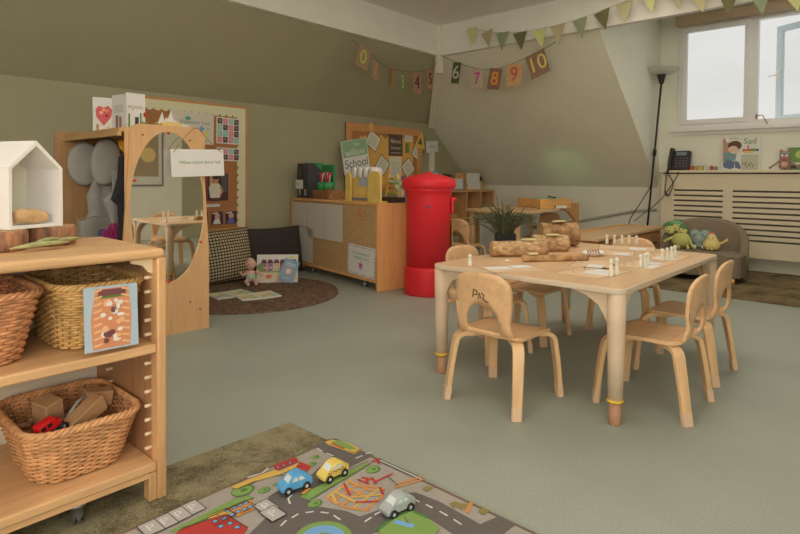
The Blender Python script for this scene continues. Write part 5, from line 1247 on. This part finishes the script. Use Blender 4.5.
# lower middle circle park edge
# small marks placed at floor points
PTS = {(315,508):(1.142,1.389),(373,473.5):(1.417,1.403),(315,461):(1.333,1.623),(312,468):(1.294,1.591),(302,455):(1.329,1.694),(264,494.5):(1.077,1.572),(243,495):(1.028,1.621),(275,489):(1.121,1.574),(428,493):(1.453,1.181),(455,509):(1.441,1.060),(463,511):(1.449,1.035),(484,516):(1.472,0.971),(278,472):(1.194,1.658),(284,469.8):(1.217,1.655),(290,467.3):(1.243,1.653),(284,478):(1.184,1.609),(290,475.5):(1.208,1.607),(296,473):(1.233,1.605),(228,516):(0.932,1.553),(234,513):(0.953,1.553),(240,510.5):(0.973,1.551),(246,508):(0.993,1.549),(232,520):(0.929,1.526),(238,517):(0.950,1.526),(244,514.5):(0.970,1.523),(250,512):(0.990,1.521),(215,527):(0.876,1.532),(224,524):(0.902,1.525),(221,532):(0.875,1.497),(230,529):(0.901,1.490),(237,533):(0.905,1.458),(193,513):(0.866,1.647),(179,520):(0.819,1.644),(165,527):(0.774,1.641),(151,533.5):(0.732,1.641),(266,512):(1.024,1.485),(273,519):(1.017,1.438)}
fin = []
for q in s:
    if q[0] == 'x':
        x, y = PTS[(q[1], q[2])]; r = q[3] * .0037; fin += [('c', (x, y, r, r * .8), GD), ('c', (x - .002, y + .002, r * .85, r * .65), GR_), ('c', (x + .004, y, r * .3, r * .25), GD)]
    elif q[0] == 'x2':
        x, y = PTS[(q[1], q[2])]; fin += [('p', [(x - .02, y - .01), (x + .018, y - .012), (x + .01, y + .012), (x - .012, y + .014)], col(132, 116, 62, 1, .95))]
    elif q[0] == 'w':
        x, y = PTS[(q[1], q[2])]; r = q[3]; fin += [('p', [(x - r, y - r), (x + r, y - r), (x + r, y + r), (x - r, y + r)], DKL), ('p', [(x - r * .7, y - r * .7), (x + r * .7, y - r * .7), (x + r * .7, y + r * .7), (x - r * .7, y + r * .7)], WB)]
    elif q[0] == 'k':
        x, y = PTS[(q[1], q[2])]; a_, b2 = .028, .036
        fin += [('p', [(x - a_, y - b2), (x + a_, y - b2), (x + a_, y + b2), (x - a_, y + b2)], DKL), ('p', [(x - a_ + .003, y - b2 + .003), (x + a_ - .003, y - b2 + .003), (x + a_ - .003, y + b2 - .003), (x - a_ + .003, y + b2 - .003)], GY), ('t', 'P', (x, y), .05, WL, 0)]
    else: fin.append(q)
art(pm, MA, fin, .00012)
tag(pm.build('road_play_mat'), 'printed grey road play mat with toy town in the foreground', 'play mat')
# ================================================================ TOY CARS
def toy_car(label, loc, rz, colr, taxi=False):
    t = thing('toy_car', label, 'toy car', loc, math.radians(rz), 'chunky toy cars on the play mat'); t.scale = (1.28, 1.28, 1.28)
    m = mat('car_paint_' + str(colr[0]), colr, 1, .4); pr = [(-.042, .009), (.042, .009), (.044, .018), (.040, .024), (.024, .029), (.012, .041), (.004, .0445), (-.014, .0445), (-.026, .038), (-.036, .029), (-.043, .026), (-.044, .014)]
    b = MB(m); b.prism(pr, .036, M=frame((0, .018, 0), (1, 0, 0), (0, 0, 1)), bevel=.003); b.build('body', t)
    for y in (-1, 1):
        b = MB(col(196, 200, 196)); wn = [(-.022, .030), (.017, .030), (.008, .0395), (-.012, .0405)]
        b.poly([(x, y * .01825, z) for x, z in (wn if y > 0 else wn[::-1])]); b.use(m); b.bb((-.004, y * .0183 - .0003, .030), (-.001, y * .0183 + .0003, .041)); b.build('side_window', t)
    b = MB(col(196, 200, 196)); b.poly([(.0245, -.014, .0292), (.0245, .014, .0292), (.0133, .012, .0412), (.0133, -.012, .0412)]); b.build('windscreen', t)
    for x in (-.025, .026):
        for y in (-1, 1):
            b = MB(BLACK); b.tube([(x, y * .015, .0105), (x, y * .0215, .0105)], .0105, seg=18); b.use(col(176, 176, 170)).tube([(x, y * .0212, .0105), (x, y * .0222, .0105)], .0045, seg=12); b.build('wheel', t)
    if taxi:
        for y in (-1, 1):
            b = MB(BLACK)
            for i in range(8): b.box((-.028 + .008 * i, y * .0183, .0235 + .0025 * (i % 2)), (.004, .0006, .0025))
            b.build('checker_band', t)
    return t
ZM = MZ + .0012
toy_car('blue toy car on the play mat road', (1.148, 1.502, ZM), 168, (84, 150, 200))
toy_car('yellow toy taxi with black checks on the play mat road', (1.285, 1.468, ZM), 178, (216, 182, 86), True)
toy_car('silver grey toy car nearest the bottom of the photo', (1.288, 1.168, ZM), 171, (160, 160, 148))
# ================================================================ READING CORNER
def cushion(name, label, w_, h_, th_, m, M, seed=0, flange=0.0):
    vs = []; fs = []; n = 22; rnd = random.Random(seed)
    for sgn in (1, -1):
        for j in range(n + 1):
            for i in range(n + 1):
                u, v = 2 * i / n - 1, 2 * j / n - 1
                pinch = 1 - .07 * (1 - u * u) * 0 - .06 * (1 - abs(u)) * (abs(v) > .0) * v * v - 0
                x = u * w_ / 2 * (1 - .07 * (1 - v * v) * abs(u) ** 3 * -1 - .05 * (1 - v * v)); z = v * h_ / 2 * (1 - .07 * (1 - u * u))
                t_ = th_ / 2 * (max(0, 1 - abs(u) ** 2.6) * max(0, 1 - abs(v) ** 2.6)) ** .55
                t_ += .006 * math.sin(5 * u + 3 * v + seed) * max(0, 1 - abs(u) ** 4) * max(0, 1 - abs(v) ** 4)
                vs.append((x, -sgn * t_, z))
    N = (n + 1) ** 2
    for sgn in (0, 1):
        for j in range(n):
            for i in range(n):
                a = sgn * N + j * (n + 1) + i; f = (a, a + 1, a + n + 2, a + n + 1); fs.append(f if sgn == 0 else f[::-1])
    b = MB(m); b._new(vs, fs, None, None, True)
    bmesh.ops.remove_doubles(b.bm, verts=b.bm.verts, dist=.0008)
    o = b.build(name); o.matrix_world = M; return tag(o, label, 'cushion')
wv = bpy.data.materials.new('woven_check'); wv.use_nodes = True; nt = wv.node_tree; p_ = nt.nodes['Principled BSDF']; p_.inputs['Roughness'].default_value = .95
tc = nt.nodes.new('ShaderNodeTexCoord'); mp = nt.nodes.new('ShaderNodeMapping'); mp.inputs['Rotation'].default_value = (0, .06, 0); sep = nt.nodes.new('ShaderNodeSeparateXYZ'); nt.links.new(tc.outputs['Object'], mp.inputs['Vector']); nt.links.new(mp.outputs['Vector'], sep.inputs[0])
def gt(sock, freq, th):
    a = nt.nodes.new('ShaderNodeMath'); a.operation = 'MULTIPLY'; a.inputs[1].default_value = freq; nt.links.new(sock, a.inputs[0])
    f = nt.nodes.new('ShaderNodeMath'); f.operation = 'FRACT'; nt.links.new(a.outputs[0], f.inputs[0])
    g_ = nt.nodes.new('ShaderNodeMath'); g_.operation = 'GREATER_THAN'; g_.inputs[1].default_value = th; nt.links.new(f.outputs[0], g_.inputs[0]); return g_.outputs[0]
gx = gt(sep.outputs['X'], 34, .32); gz = gt(sep.outputs['Z'], 34, .42)
mu = nt.nodes.new('ShaderNodeMath'); mu.operation = 'MULTIPLY'; nt.links.new(gx, mu.inputs[0]); nt.links.new(gz, mu.inputs[1])
mx = nt.nodes.new('ShaderNodeMix'); mx.data_type = 'RGBA'; mx.inputs[6].default_value = alb((60, 54, 42), .72); mx.inputs[7].default_value = alb((160, 142, 106), .72)
nt.links.new(mu.outputs[0], mx.inputs[0]); nt.links.new(mx.outputs[2], p_.inputs['Base Color'])
cushion('check_cushion', 'large black and beige check cushion leaning under the green wall', .58, .54, .20, wv, T(2.95, 4.98, .277) @ R(0, 'Z') @ R(-12, 'X'), 1)
cushion('dark_cushion', 'large charcoal brown cushion leaning beside the check cushion', .70, .51, .20, mat('charcoal_cloth', (56, 48, 42), .85, .95, var=.08, scale=20), T(3.57, 5.06, .265) @ R(-4, 'Z') @ R(-10, 'X'), 3)
# baby doll
SKN = mat('doll_pink', (206, 148, 124), .78, .6)
bd = thing('baby_doll', 'small bare-headed pink baby doll sitting against the check cushion', 'doll', (3.07, 4.71, .013), math.radians(-30))
b = MB(SKN); b.ell((0, -.01, .20), (.048, .05, .058)); b.ell((0, -.058, .192), (.007, .008, .007)); b.ell((.049, -.005, .195), (.008, .01, .014)); b.ell((-.049, -.005, .195), (.008, .01, .014)); b.ell((0, .0, .09), (.045, .036, .062))
b.tube([(0, 0, .13), (0, -.004, .16)], .022, seg=10)
b.tube([(-.035, 0, .115), (-.075, -.03, .10), (-.095, -.045, .125), (-.098, -.046, .135)], [.016, .014, .012, .015], seg=8); b.tube([(.035, 0, .115), (.07, -.02, .12), (.10, -.04, .10), (.105, -.045, .095)], [.016, .014, .012, .015], seg=8)
b.tube([(-.022, -.01, .05), (-.045, -.065, .035), (-.03, -.105, .018), (-.028, -.12, .03)], [.024, .02, .015, .016], seg=8); b.tube([(.022, -.01, .05), (.05, -.06, .035), (.045, -.105, .018), (.045, -.12, .03)], [.024, .02, .015, .016], seg=8); b.build('body', bd)
b = MB(col(140, 170, 150, .8)); b.ell((0, -.002, .075), (.049, .041, .052)); b.use(col(206, 180, 80, .8)).ell((.015, -.038, .08), (.014, .008, .014)); b.use(col(176, 110, 140, .8)).ell((-.02, -.036, .065), (.012, .009, .012)); b.build('romper', bd)
b = MB(col(60, 50, 50)); b.ell((.018, -.054, .205), (.005, .004, .006)); b.ell((-.018, -.054, .205), (.005, .004, .006)); b.use(col(180, 90, 90)).ell((0, -.055, .175), (.010, .004, .004)); b.build('face', bd)
# leaning scene book and small blue book
sc_ = [('r', (-.19, .02, .19, .10), col(196, 172, 130, .78)), ('r', (-.19, .13, .19, .26), col(196, 190, 170, .78))]
for i, (x, c_) in enumerate(((-.13, (150, 90, 90)), (-.07, (140, 96, 110)), (-.01, (176, 150, 110)), (.05, (150, 80, 76)), (.11, (120, 90, 110)), (.16, (186, 160, 120)))):
    sc_ += [('r', (x - .026, .11, x + .026, .19), col(*c_, .78)), ('p', [(x - .03, .19), (x + .03, .19), (x + .018, .225), (x - .018, .225)], col(90, 60, 60, .78)), ('r', (x - .015, .135, x - .003, .155), PAPER2), ('r', (x + .006, .135, x + .018, .155), PAPER2)]
sc_ += [('c', (-.165, .15, .03, .04), col(110, 130, 70, .78)), ('c', (-.08, .06, .03, .02), col(190, 100, 90, .78)), ('c', (.15, .06, .02, .02), col(200, 160, 90, .78)), ('c', (.14, .245, .025, .012), col(206, 176, 90, .78)), ('r', (-.19, .10, .19, .112), col(120, 140, 80, .78))]
dirb = V((.31, -.27, 0)).normalized(); ups = V((.25 * .65, .25 * .75, 1))
book('picture_book', 'wide picture book of a house street leaning on the dark cushion', frame((3.31, 4.62, .013), tuple(dirb), tuple(ups)), .40, .275, .012, col(206, 200, 184, .8), sc_, group='picture books on the round rug')
bs = [('c', (0, .10, .035), col(206, 130, 110, .8)), ('c', (0, .10, .022), col(230, 200, 180, .8)), ('l', [(-.045, .175), (.045, .175)], PAPER2, .008), ('l', [(-.04, .155), (.04, .155)], PAPER2, .006), ('l', [(-.03, .03), (.03, .03)], PAPER2, .006)]
nb = dirb.cross(V((0, 0, 1))).normalized(); nb = nb if nb.y < 0 else -nb
book('picture_book', 'small blue picture book tilted in front of the house street book', frame(V((3.31, 4.62, .035)) + dirb * .08 + V((-.03, -.03, 0)), tuple(dirb * .95 + V((0, 0, -.36))), (.0 + .22 * .65 + dirb.x * .36, .22 * .75 + dirb.y * .36, 1)), .15, .215, .01, col(120, 140, 146, .8), bs, group='picture books on the round rug')
for (c_, ang_, lb, cc) in (((2.67, 4.42), -4, 'open picture book lying flat on the round rug at left', (160, 170, 130)), ((2.80, 4.20), -14, 'open picture book with red drawing lying nearest on the round rug', (176, 176, 136))):
    t = thing('open_picture_book', lb, 'book', (c_[0], c_[1], .0135), math.radians(ang_), 'open picture books on the round rug')
    for sgn in (-1, 1):
        b = MB(col(206, 196, 168, .8)); M = T(sgn * .088, 0, .006) @ R(sgn * -1.5, 'Y') @ Matrix.Diagonal((.82, 1, 1, 1)); b.box((0, 0, 0), (.21, .26, .01), M=M)
        art(b, M @ T(0, 0, .005), [('r', (-.095, -.12, .095, .12), col(*cc, .8)), ('c', (-.03, .04, .05, .03), col(206, 180, 100, .8)), ('l', [(-.08, -.05), (.06, .0)], col(180, 90, 70, .8), .02), ('c', (.05, -.07, .03, .02), col(120, 150, 120, .8)), ('r', (-.08, .07, .02, .10), col(206, 200, 180, .8))], .0005)
        b.build('page', t)
# ================================================================ BIG CORK BOARD
FB = wood('cork_board_frame', (172, 120, 70), 'x', k=.76, var=.06); CORK = mat('cork_sheet', (150, 100, 58), .78, .95, var=.1, scale=60)
def wall_board(name, label, x0, x1, z0, z1, y, border=None, fw=.022):
    t = thing(name, label, 'noticeboard', ((x0 + x1) / 2, y, z0)); w_, h_ = x1 - x0, z1 - z0
    b = MB(CORK); b.bb((-w_ / 2, 0, 0), (w_ / 2, .012, h_)); b.build('cork', t)
    for lo, hi in (((-w_ / 2, -.012, 0), (w_ / 2, .014, fw)), ((-w_ / 2, -.012, h_ - fw), (w_ / 2, .014, h_)), ((-w_ / 2, -.012, fw), (-w_ / 2 + fw, .014, h_ - fw)), ((w_ / 2 - fw, -.012, fw), (w_ / 2, .014, h_ - fw))):
        b = MB(FB); b.bb(lo, hi, bevel=.003); b.build('frame_rail', t)
    if border:
        b = MB(mat('cream_scallop_paper', (206, 188, 134), .72, .9)); d_ = .105
        iw, ih = w_ / 2 - fw, h_ - 2 * fw; pitch = .075
        def edge(L_, M):
            n = int(L_ / pitch); p_ = [(0, 0), (L_, 0), (L_, -d_ + .03)]
            for k in range(n, 0, -1):
                xa = L_ * k / n; xb = L_ * (k - 1) / n
                for a in (0, 45, 90, 135, 180): p_.append(((xa + xb) / 2 + (xa - xb) / 2 * math.cos(math.radians(a)), -d_ + .03 - .028 * math.sin(math.radians(a))))
            b.plate(p_[:2] + p_[3:], [], lambda u, v: ((u, v, 0), (0, 0, 1)), .002, step=.5, M=M, smooth=False)
        edge(2 * iw, frame((-iw, -.002, fw + ih), (1, 0, 0), (0, 0, 1)))
        edge(ih, frame((iw, -.0015, fw + ih), (0, 0, -1), (1, 0, 0)))
        b.build('scalloped_border', t)
    return t
BY = Y1 - .016
wall_board('cork_noticeboard', 'large cork noticeboard with cream scalloped border behind the mirror stand', 2.24, 3.425, .49, 1.795, BY, True)
def pinned(name, label, x, z, w_, h_, m, shapes, cat, tilt=0, y=BY - .004, group=None, th=.002):
    b = MB(m); b.box((0, 0, 0), (w_, h_, th)); art(b, T(0, 0, th / 2), shapes, .0004); o = b.build(name)
    o.matrix_world = frame((x, y, z), (1, 0, 0), (0, 0, 1)) @ R(tilt, 'Z'); return tag(o, label, cat, group)
EN = [('t', 'Engagement Tools', (.03, .055), .042, col(70, 110, 90, .75)), ('c', (-.05, .09, .03, .02), col(80, 140, 110, .75)), ('p', [(.07, -.0), (.10, .03), (.13, -.0), (.10, -.04)], col(96, 140, 170, .75)), ('p', [(.11, -.04), (.15, -.02), (.18, -.06), (.145, -.09)], col(206, 180, 90, .75)), ('l', [(.09, -.12), (.16, -.12)], col(100, 140, 170, .75), .010), ('t', 'plan', (.17, .0), .03, col(90, 140, 110, .75))]
pinned('notice_poster', 'pale poster reading Engagement Tools on the cork noticeboard', 2.80, 1.53, .46, .31, mat('poster_grey_paper', (184, 170, 146), .74, .9), EN, 'poster', -1)
PKc = col(196, 110, 112, .75); TQ = col(126, 160, 140, .75); BRc = col(76, 62, 52, .75)
pat = [BRc, PKc, TQ, BRc, TQ, BRc, PKc, BRc, TQ, TQ, PKc, BRc, PKc, BRc, PKc, TQ]
def chart(name, label, x, z, rows, p_): 
    sh = []
    W_, H_ = .27, .068 * rows
    for i in range(rows):
        for j in range(4): sh.append(('r', (-W_ / 2 + .012 + j * .064, H_ / 2 - .010 - (i + 1) * (H_ - .016) / rows + .007, -W_ / 2 + .066 + j * .064, H_ / 2 - .012 - i * (H_ - .02) / rows), p_[(i * 4 + j) % 16])); 
    for i in range(rows):
        for j in range(4): cx_, cy_ = -W_ / 2 + .039 + j * .064, H_ / 2 - .012 - (i + .42) * (H_ - .02) / rows; sh.append(('l', [(cx_ - .010, cy_ + .010), (cx_ + .010, cy_ - .010)], col(196, 170, 150, .75), .005))
    return pinned(name, label, x, z, W_, H_, mat('chart_paper', (200, 184, 152), .74, .9), sh, 'chart', -1, group='coloured square charts')
chart('picture_chart', 'taller pink, teal and dark square chart on the cork noticeboard', 3.195, 1.525, 4, pat)
chart('picture_chart', 'shorter pink and teal square chart below the taller one', 3.195, 1.28, 2, [BRc, PKc, TQ, BRc, BRc, BRc, PKc, BRc])
pinned('paper_slip', 'narrow white paper strip under the child photo on the noticeboard', 3.0, .752, .20, .03, PAPER2, [], 'paper')
pinned('photo_print', 'photo of a child in a pale shirt on the noticeboard', 3.045, .94, .30, .28, col(70, 44, 40, .75), [('r', (-.15, -.14, -.08, .14), col(110, 56, 50, .75)), ('r', (.07, -.05, .14, .13), col(80, 72, 66, .75)), ('r', (-.06, -.02, -.03, .13), col(176, 140, 90, .75)), ('p', [(-.055, -.11), (.055, -.11), (.075, .0), (.04, .04), (-.04, .04), (-.07, .0)], col(196, 180, 150, .75)), ('l', [(.06, .0), (.085, -.04), (.06, -.08)], col(170, 120, 90, .75), .02), ('c', (.005, .075, .035, .04), col(176, 120, 90, .75)), ('c', (.005, .10, .036, .022), col(60, 40, 34, .75)), ('r', (-.045, -.145, .04, -.11), col(90, 50, 50, .75))], 'photo')
for i, (x, lb) in enumerate(((2.90, 'left'), (3.07, 'middle'), (3.23, 'right'))):
    pinned('photo_print', 'small dark photo low on the noticeboard above the check cushion, ' + lb + ' of three', x, .62, .13, .13, col(56, 46, 48, .75), [('c', (0, .02, .03, .035), col(176, 130, 110, .75)), ('p', [(-.05, -.06), (.04, -.06), (.02, .0), (-.03, -.01)], [col(130, 70, 60, .75), col(196, 180, 160, .75), col(90, 90, 130, .75)][i]), ('l', [(-.055, .05), (.0, .055)], col(190, 180, 170, .75), .012)], 'photo', group='small photos on the noticeboard')
# ================================================================ SECOND BOARD (above cabinet)
wall_board('cork_pinboard', 'wood framed pinboard covered in cards above the back cabinet', 4.84, 6.32, .86, 1.745, BY - .012, None, .10)
b = MB(mat('yellow_backing_paper', (186, 140, 70), .74, .9)); n = 20
p_ = [(-.56, -.38), (.50, -.38), (.52, .26)] + [(.5 - 1.0 * k / 14, .24 + .035 * (k % 2) + (.02 if k in (3, 9) else 0)) for k in range(15)] + [(-.54, .26)]
b.plate(p_, [], lambda u, v: ((u, v, 0), (0, 0, 1)), .002, step=1, smooth=False); o = b.build('backing_paper'); B2Y = BY - .018; o.matrix_world = frame((5.62, B2Y + .004, 1.33), (1, 0, 0), (0, 0, 1)); tag(o, 'yellow backing paper with wavy top edge pinned on the pinboard', 'backing paper')
CDW = mat('pinned_card', (190, 178, 148), .74, .9); TXL = col(130, 120, 100, .74)
def lines(w_, h_, n): return [('l', [(-w_ * .35, h_ * .3 - h_ * .6 * i / (n - 1)), (w_ * .33, h_ * .3 - h_ * .6 * i / (n - 1))], TXL, .006) for i in range(n)]
GG = 'written cards on the pinboard'
for i, (x, z, w_, h_, tl, lb) in enumerate(((5.32, 1.535, .22, .20, -32, 'upper left'), (5.50, 1.22, .20, .19, -35, 'lower left'), (6.02, 1.19, .20, .20, 38, 'lower right'), (6.22, 1.42, .18, .19, -30, 'upper right'))):
    pinned('written_card', 'tilted written card with dark edge, ' + lb + ' on the pinboard', x, z, w_ + .02, h_ + .02, col(90, 60, 40, .74), [('r', (-w_ / 2, -h_ / 2, w_ / 2, h_ / 2), CDW)] + lines(w_, h_, 6), 'card', tl, B2Y, GG)
pinned('dark_poster', 'dark brown lettered poster in the middle of the pinboard', 5.76, 1.50, .28, .30, col(84, 62, 50, .74), [('t', 'About', (0, .05), .085, col(190, 166, 140, .74)), ('t', 'Seasons', (0, -.04), .062, col(190, 166, 140, .74)), ('l', [(-.1, -.11), (.1, -.11)], col(190, 166, 140, .74), .008)], 'poster', 1, B2Y)
pinned('long_list', 'long narrow written list below the dark poster on the pinboard', 5.76, 1.13, .24, .42, CDW, lines(.24, .42, 10), 'paper', 0, B2Y)
pinned('small_note', 'small white square note at the top right of the pinboard', 6.03, 1.64, .17, .16, CDW, lines(.17, .14, 4), 'note', 1, B2Y)
pinned('mauve_card', 'mauve rectangular card at the bottom of the pinboard', 6.0, 1.0, .26, .15, col(140, 96, 84, .74), lines(.2, .1, 3), 'card', -1, B2Y)
pinned('leaf_cutout', 'green paper leaf shape hanging under the white square note', 6.0, 1.47, .08, .14, col(100, 110, 60, .74), [], 'paper shape', 3, B2Y)
b = MB(col(196, 150, 66, .74)); b.plate([(-.15, -.12), (.16, -.14), (.03, .20)], [[(-.07, -.06), (.07, -.07), (.015, .08)]], lambda u, v: ((u, v, 0), (0, 0, 1)), .012, step=1, smooth=False); b.use(col(86, 84, 50, .74)); b.poly([(-.07, -.06, .002), (.07, -.07, .002), (.015, .08, .002)])
o = b.build('triangle_decoration'); o.matrix_world = frame((6.27, B2Y - .008, 1.58), (1, 0, 0), (0, 0, 1)) @ R(-8, 'Z') @ Matrix.Scale(.75, 4); tag(o, 'yellow triangle decoration at the top right of the pinboard', 'decoration')
pinned('white_label', 'white label card sticking out over the right frame of the pinboard', 6.52, 1.51, .28, .17, PAPER2, [('l', [(-.05, 0), (.05, 0)], TXL, .014)], 'label', 5, B2Y - .03)
b = MB(YG); b.ell((0, 0, 0), (.05, .02, .06), mat('owl_card', (186, 142, 76), .74, .9)); 
o = b.build('owl_shape', loc=(5.28, B2Y - .004, 1.71)); o.scale = (1, .3, 1); tag(o, 'small honey coloured cutout at the top left of the pinboard', 'paper shape')
ws = [('r', (-.21, -.0, .21, .205), col(126, 150, 110, .8)), ('t', 'the', (.04, .15), .07, col(196, 200, 176, .8)), ('t', 'willow', (0, .055), .13, col(206, 206, 184, .8)), ('t', 'School', (0, -.085), .15, col(80, 84, 66, .8)), ('l', [(.06, -.15), (.17, -.12)], col(150, 150, 120, .8), .008)]
o = pinned('willow_school_sign', 'square green and white Willow School sign hung on the pinboard corner', 4.905, 1.315, .44, .42, mat('sign_white', (196, 192, 168), .78, .8), ws, 'sign', 10, 5.20, th=.012)
# ================================================================ BUNTING
def sag(p0, p1, dz, n=24):
    p0, p1 = V(p0), V(p1); return [p0.lerp(p1, k / n) - V((0, 0, dz * 4 * (k / n) * (1 - k / n))) for k in range(n + 1)]
FC = [(170, 166, 104), (150, 136, 98), (118, 122, 88), (88, 84, 50), (166, 162, 96), (156, 144, 100)]
def bunting(label, tops, x, size, sh=0):
    t = thing('bunting', label, 'bunting', (x, tops[0][0], tops[0][1]), 0, 'triangle bunting on the beam'); o_ = V((x, tops[0][0], tops[0][1]))
    b = MB(col(150, 146, 120)); b.tube([V((x, y, z)) - o_ for y, z in tops], .004, seg=5); b.build('cord', t)
    return t, o_
TP = [(3.940, 2.820), (3.784, 2.765), (3.553, 2.698), (3.345, 2.658), (3.110, 2.641), (2.898, 2.642), (2.675, 2.655), (2.441, 2.688), (2.220, 2.729), (2.011, 2.768), (1.820, 2.802)]
t, o_ = bunting('sage and lime triangle bunting sagging along the beam, left string', TP, 5.5, 0)
FP = [((5.500, 3.876, 2.798), 0), ((5.500, 3.663, 2.733), 1), ((5.500, 3.455, 2.682), 2), ((5.500, 3.232, 2.648), 3), ((5.500, 3.003, 2.637), 4), ((5.500, 2.789, 2.644), 1), ((5.500, 2.549, 2.668), 2), ((5.500, 2.324, 2.705), 3), ((5.500, 2.105, 2.749), 5), ((5.500, 1.874, 2.795), 0)]
def flags(t, o_, fp):
    for i, (p, c_) in enumerate(fp):
        p = V(p) - o_; b = MB(mat('flag_%d' % c_, FC[c_], .85, .9)); tl = math.radians(6 * math.sin(i * 2.1)); hw = .085; h_ = .20
        M = frame(p, (0, -1, .10 + .05 * (i > 4)), (0, 0, 1)) @ Matrix.Rotation(tl, 4, 'Z')
        b.plate([(-hw, 0), (hw, 0), (.0, -h_)], [], lambda u, v: ((u, v, .008 * math.sin(u * 25 + i)), (0, 0, 1)), .003, step=.04, M=M, smooth=False); b.build('flag', t)
flags(t, o_, FP)
TP2 = [(1.707, 2.814), (1.520, 2.729), (1.281, 2.665), (1.056, 2.621), (0.811, 2.601), (0.615, 2.605)]
t, o_ = bunting('sage and khaki triangle bunting at the top right, right string', TP2, 5.5, 0)
FP2 = [((5.500, 1.630, 2.779), 1), ((5.500, 1.447, 2.713), 5), ((5.500, 1.212, 2.655), 3), ((5.500, 0.984, 2.614), 2), ((5.500, 0.758, 2.590), 0)]
flags(t, o_, FP2)
# number cards on strings
def number_card(par, o_, c, ax, w_, h_, tilt, base, digit, dc, style='t'):
    """card centre c; ax = direction running right in the picture"""
    b = MB(mat('card_' + '_'.join(map(str, base)), base, .72, .9, var=.22, scale=60)); n_ = V(ax).cross(V((0, 0, 1)))
    M = frame(V(c) - o_, ax, (0, 0, 1)) @ R(tilt, 'Z'); w_ *= 1.12; h_ *= 1.08; b.box((0, 0, 0), (w_, h_, .006), M=M); d_ = b.build('number_card', par)
    if digit:
        b = MB(col(*dc, .85)); b.text(digit, M @ T(0, 0, .0045), h_ * .9, th=.002); b.build('number', d_)
ng = thing('number_garland', 'string of decorated number cards 6 to 10 across the sloping wall', 'garland', (5.620, 4.433, 2.487)); o_ = ng.location.copy()
NP = [((5.620, 4.184, 2.334), (66, 70, 34), '6', (170, 158, 136), .105, .235, -8), ((5.620, 3.874, 2.226), (150, 130, 100), '7', (160, 56, 110), .15, .21, 4), ((5.620, 3.630, 2.199), (110, 76, 56), '8', (196, 128, 48), .15, .225, -10), ((5.620, 3.373, 2.216), (152, 116, 76), '9', (160, 70, 56), .17, .235, -5), ((5.620, 3.081, 2.302), (112, 84, 60), '10', (176, 160, 80), .21, .245, 18)]
for c, bs_, dg, dc, w_, h_, tl in NP: number_card(ng, o_, c, (0, -1, 0), w_, h_, tl, bs_, dg, dc)
b = MB(col(90, 84, 60)); b.tube(curve_pts([V(p) - o_ for p in ((5.620, 4.434, 2.587), (5.620, 4.185, 2.467), (5.620, 3.876, 2.350), (5.620, 3.598, 2.316), (5.620, 3.362, 2.354), (5.620, 3.053, 2.439), (5.620, 2.866, 2.507))], 5), .0035, seg=5); b.build('cord', ng)
ng = thing('number_garland', 'string of decorated number cards 0 to 5 in front of the dark green slope', 'garland', (4.286, 4.420, 2.334)); o_ = ng.location.copy()
NP = [((4.271, 4.420, 2.337), (124, 98, 70), '0', (160, 160, 60), .165, .225, -16, (1, 0, 0)), ((4.463, 4.420, 2.226), (130, 104, 78), '1', (176, 120, 70), .13, .20, -12, (.9, .3, 0)), ((4.704, 4.420, 2.188), (140, 104, 50), '2', (190, 140, 60), .11, .18, 6, (.45, .85, 0)), ((4.907, 4.420, 2.152), (96, 110, 52), '3', (176, 180, 130), .13, .225, 10, (.8, .5, 0)), ((5.165, 4.420, 2.179), (130, 96, 72), '4', (60, 44, 36), .155, .225, 3, (1, .1, 0)), ((5.409, 4.420, 2.253), (136, 100, 68), '5', (60, 44, 36), .12, .215, -2, (1, .2, 0))]
for c, bs_, dg, dc, w_, h_, tl, ax in NP: number_card(ng, o_, c, ax, w_, h_, tl, bs_, dg, dc)
b = MB(col(76, 70, 50)); b.tube(curve_pts([V(p) - o_ for p in ((4.109, 4.420, 2.494), (4.315, 4.420, 2.436), (4.501, 4.420, 2.336), (4.695, 4.420, 2.287), (4.897, 4.420, 2.283), (5.146, 4.420, 2.307), (5.407, 4.420, 2.380), (5.543, 4.420, 2.486))], 5), .003, seg=5); b.build('cord', ng)
# picture on the wall behind the photographer, seen in the mirror
fp = thing('framed_picture', 'framed brown collage with yellow circle, seen only in the oval mirror', 'picture', (3.42, YF + .012, .98))
b = MB(col(120, 112, 104)); b.bb((-.5, -.01, -.1), (.42, .0, 1.2)); b.build('frame', fp)
b = MB(col(196, 186, 162, .9)); b.bb((-.47, .0, -.07), (.39, .004, 1.17)); b.build('mount', fp)
b = MB(col(150, 128, 96, .9)); b.bb((-.38, .004, .06), (.34, .007, 1.1)); b.build('brown_collage', fp)
b = MB(col(206, 176, 110, .95)); b.prism(circ(0, 0, .12), .004, M=frame((.17, .012, .41), (1, 0, 0), (0, 0, 1))); b.build('yellow_disc', fp)
# soft green glow cast on the sloping wall above the tray
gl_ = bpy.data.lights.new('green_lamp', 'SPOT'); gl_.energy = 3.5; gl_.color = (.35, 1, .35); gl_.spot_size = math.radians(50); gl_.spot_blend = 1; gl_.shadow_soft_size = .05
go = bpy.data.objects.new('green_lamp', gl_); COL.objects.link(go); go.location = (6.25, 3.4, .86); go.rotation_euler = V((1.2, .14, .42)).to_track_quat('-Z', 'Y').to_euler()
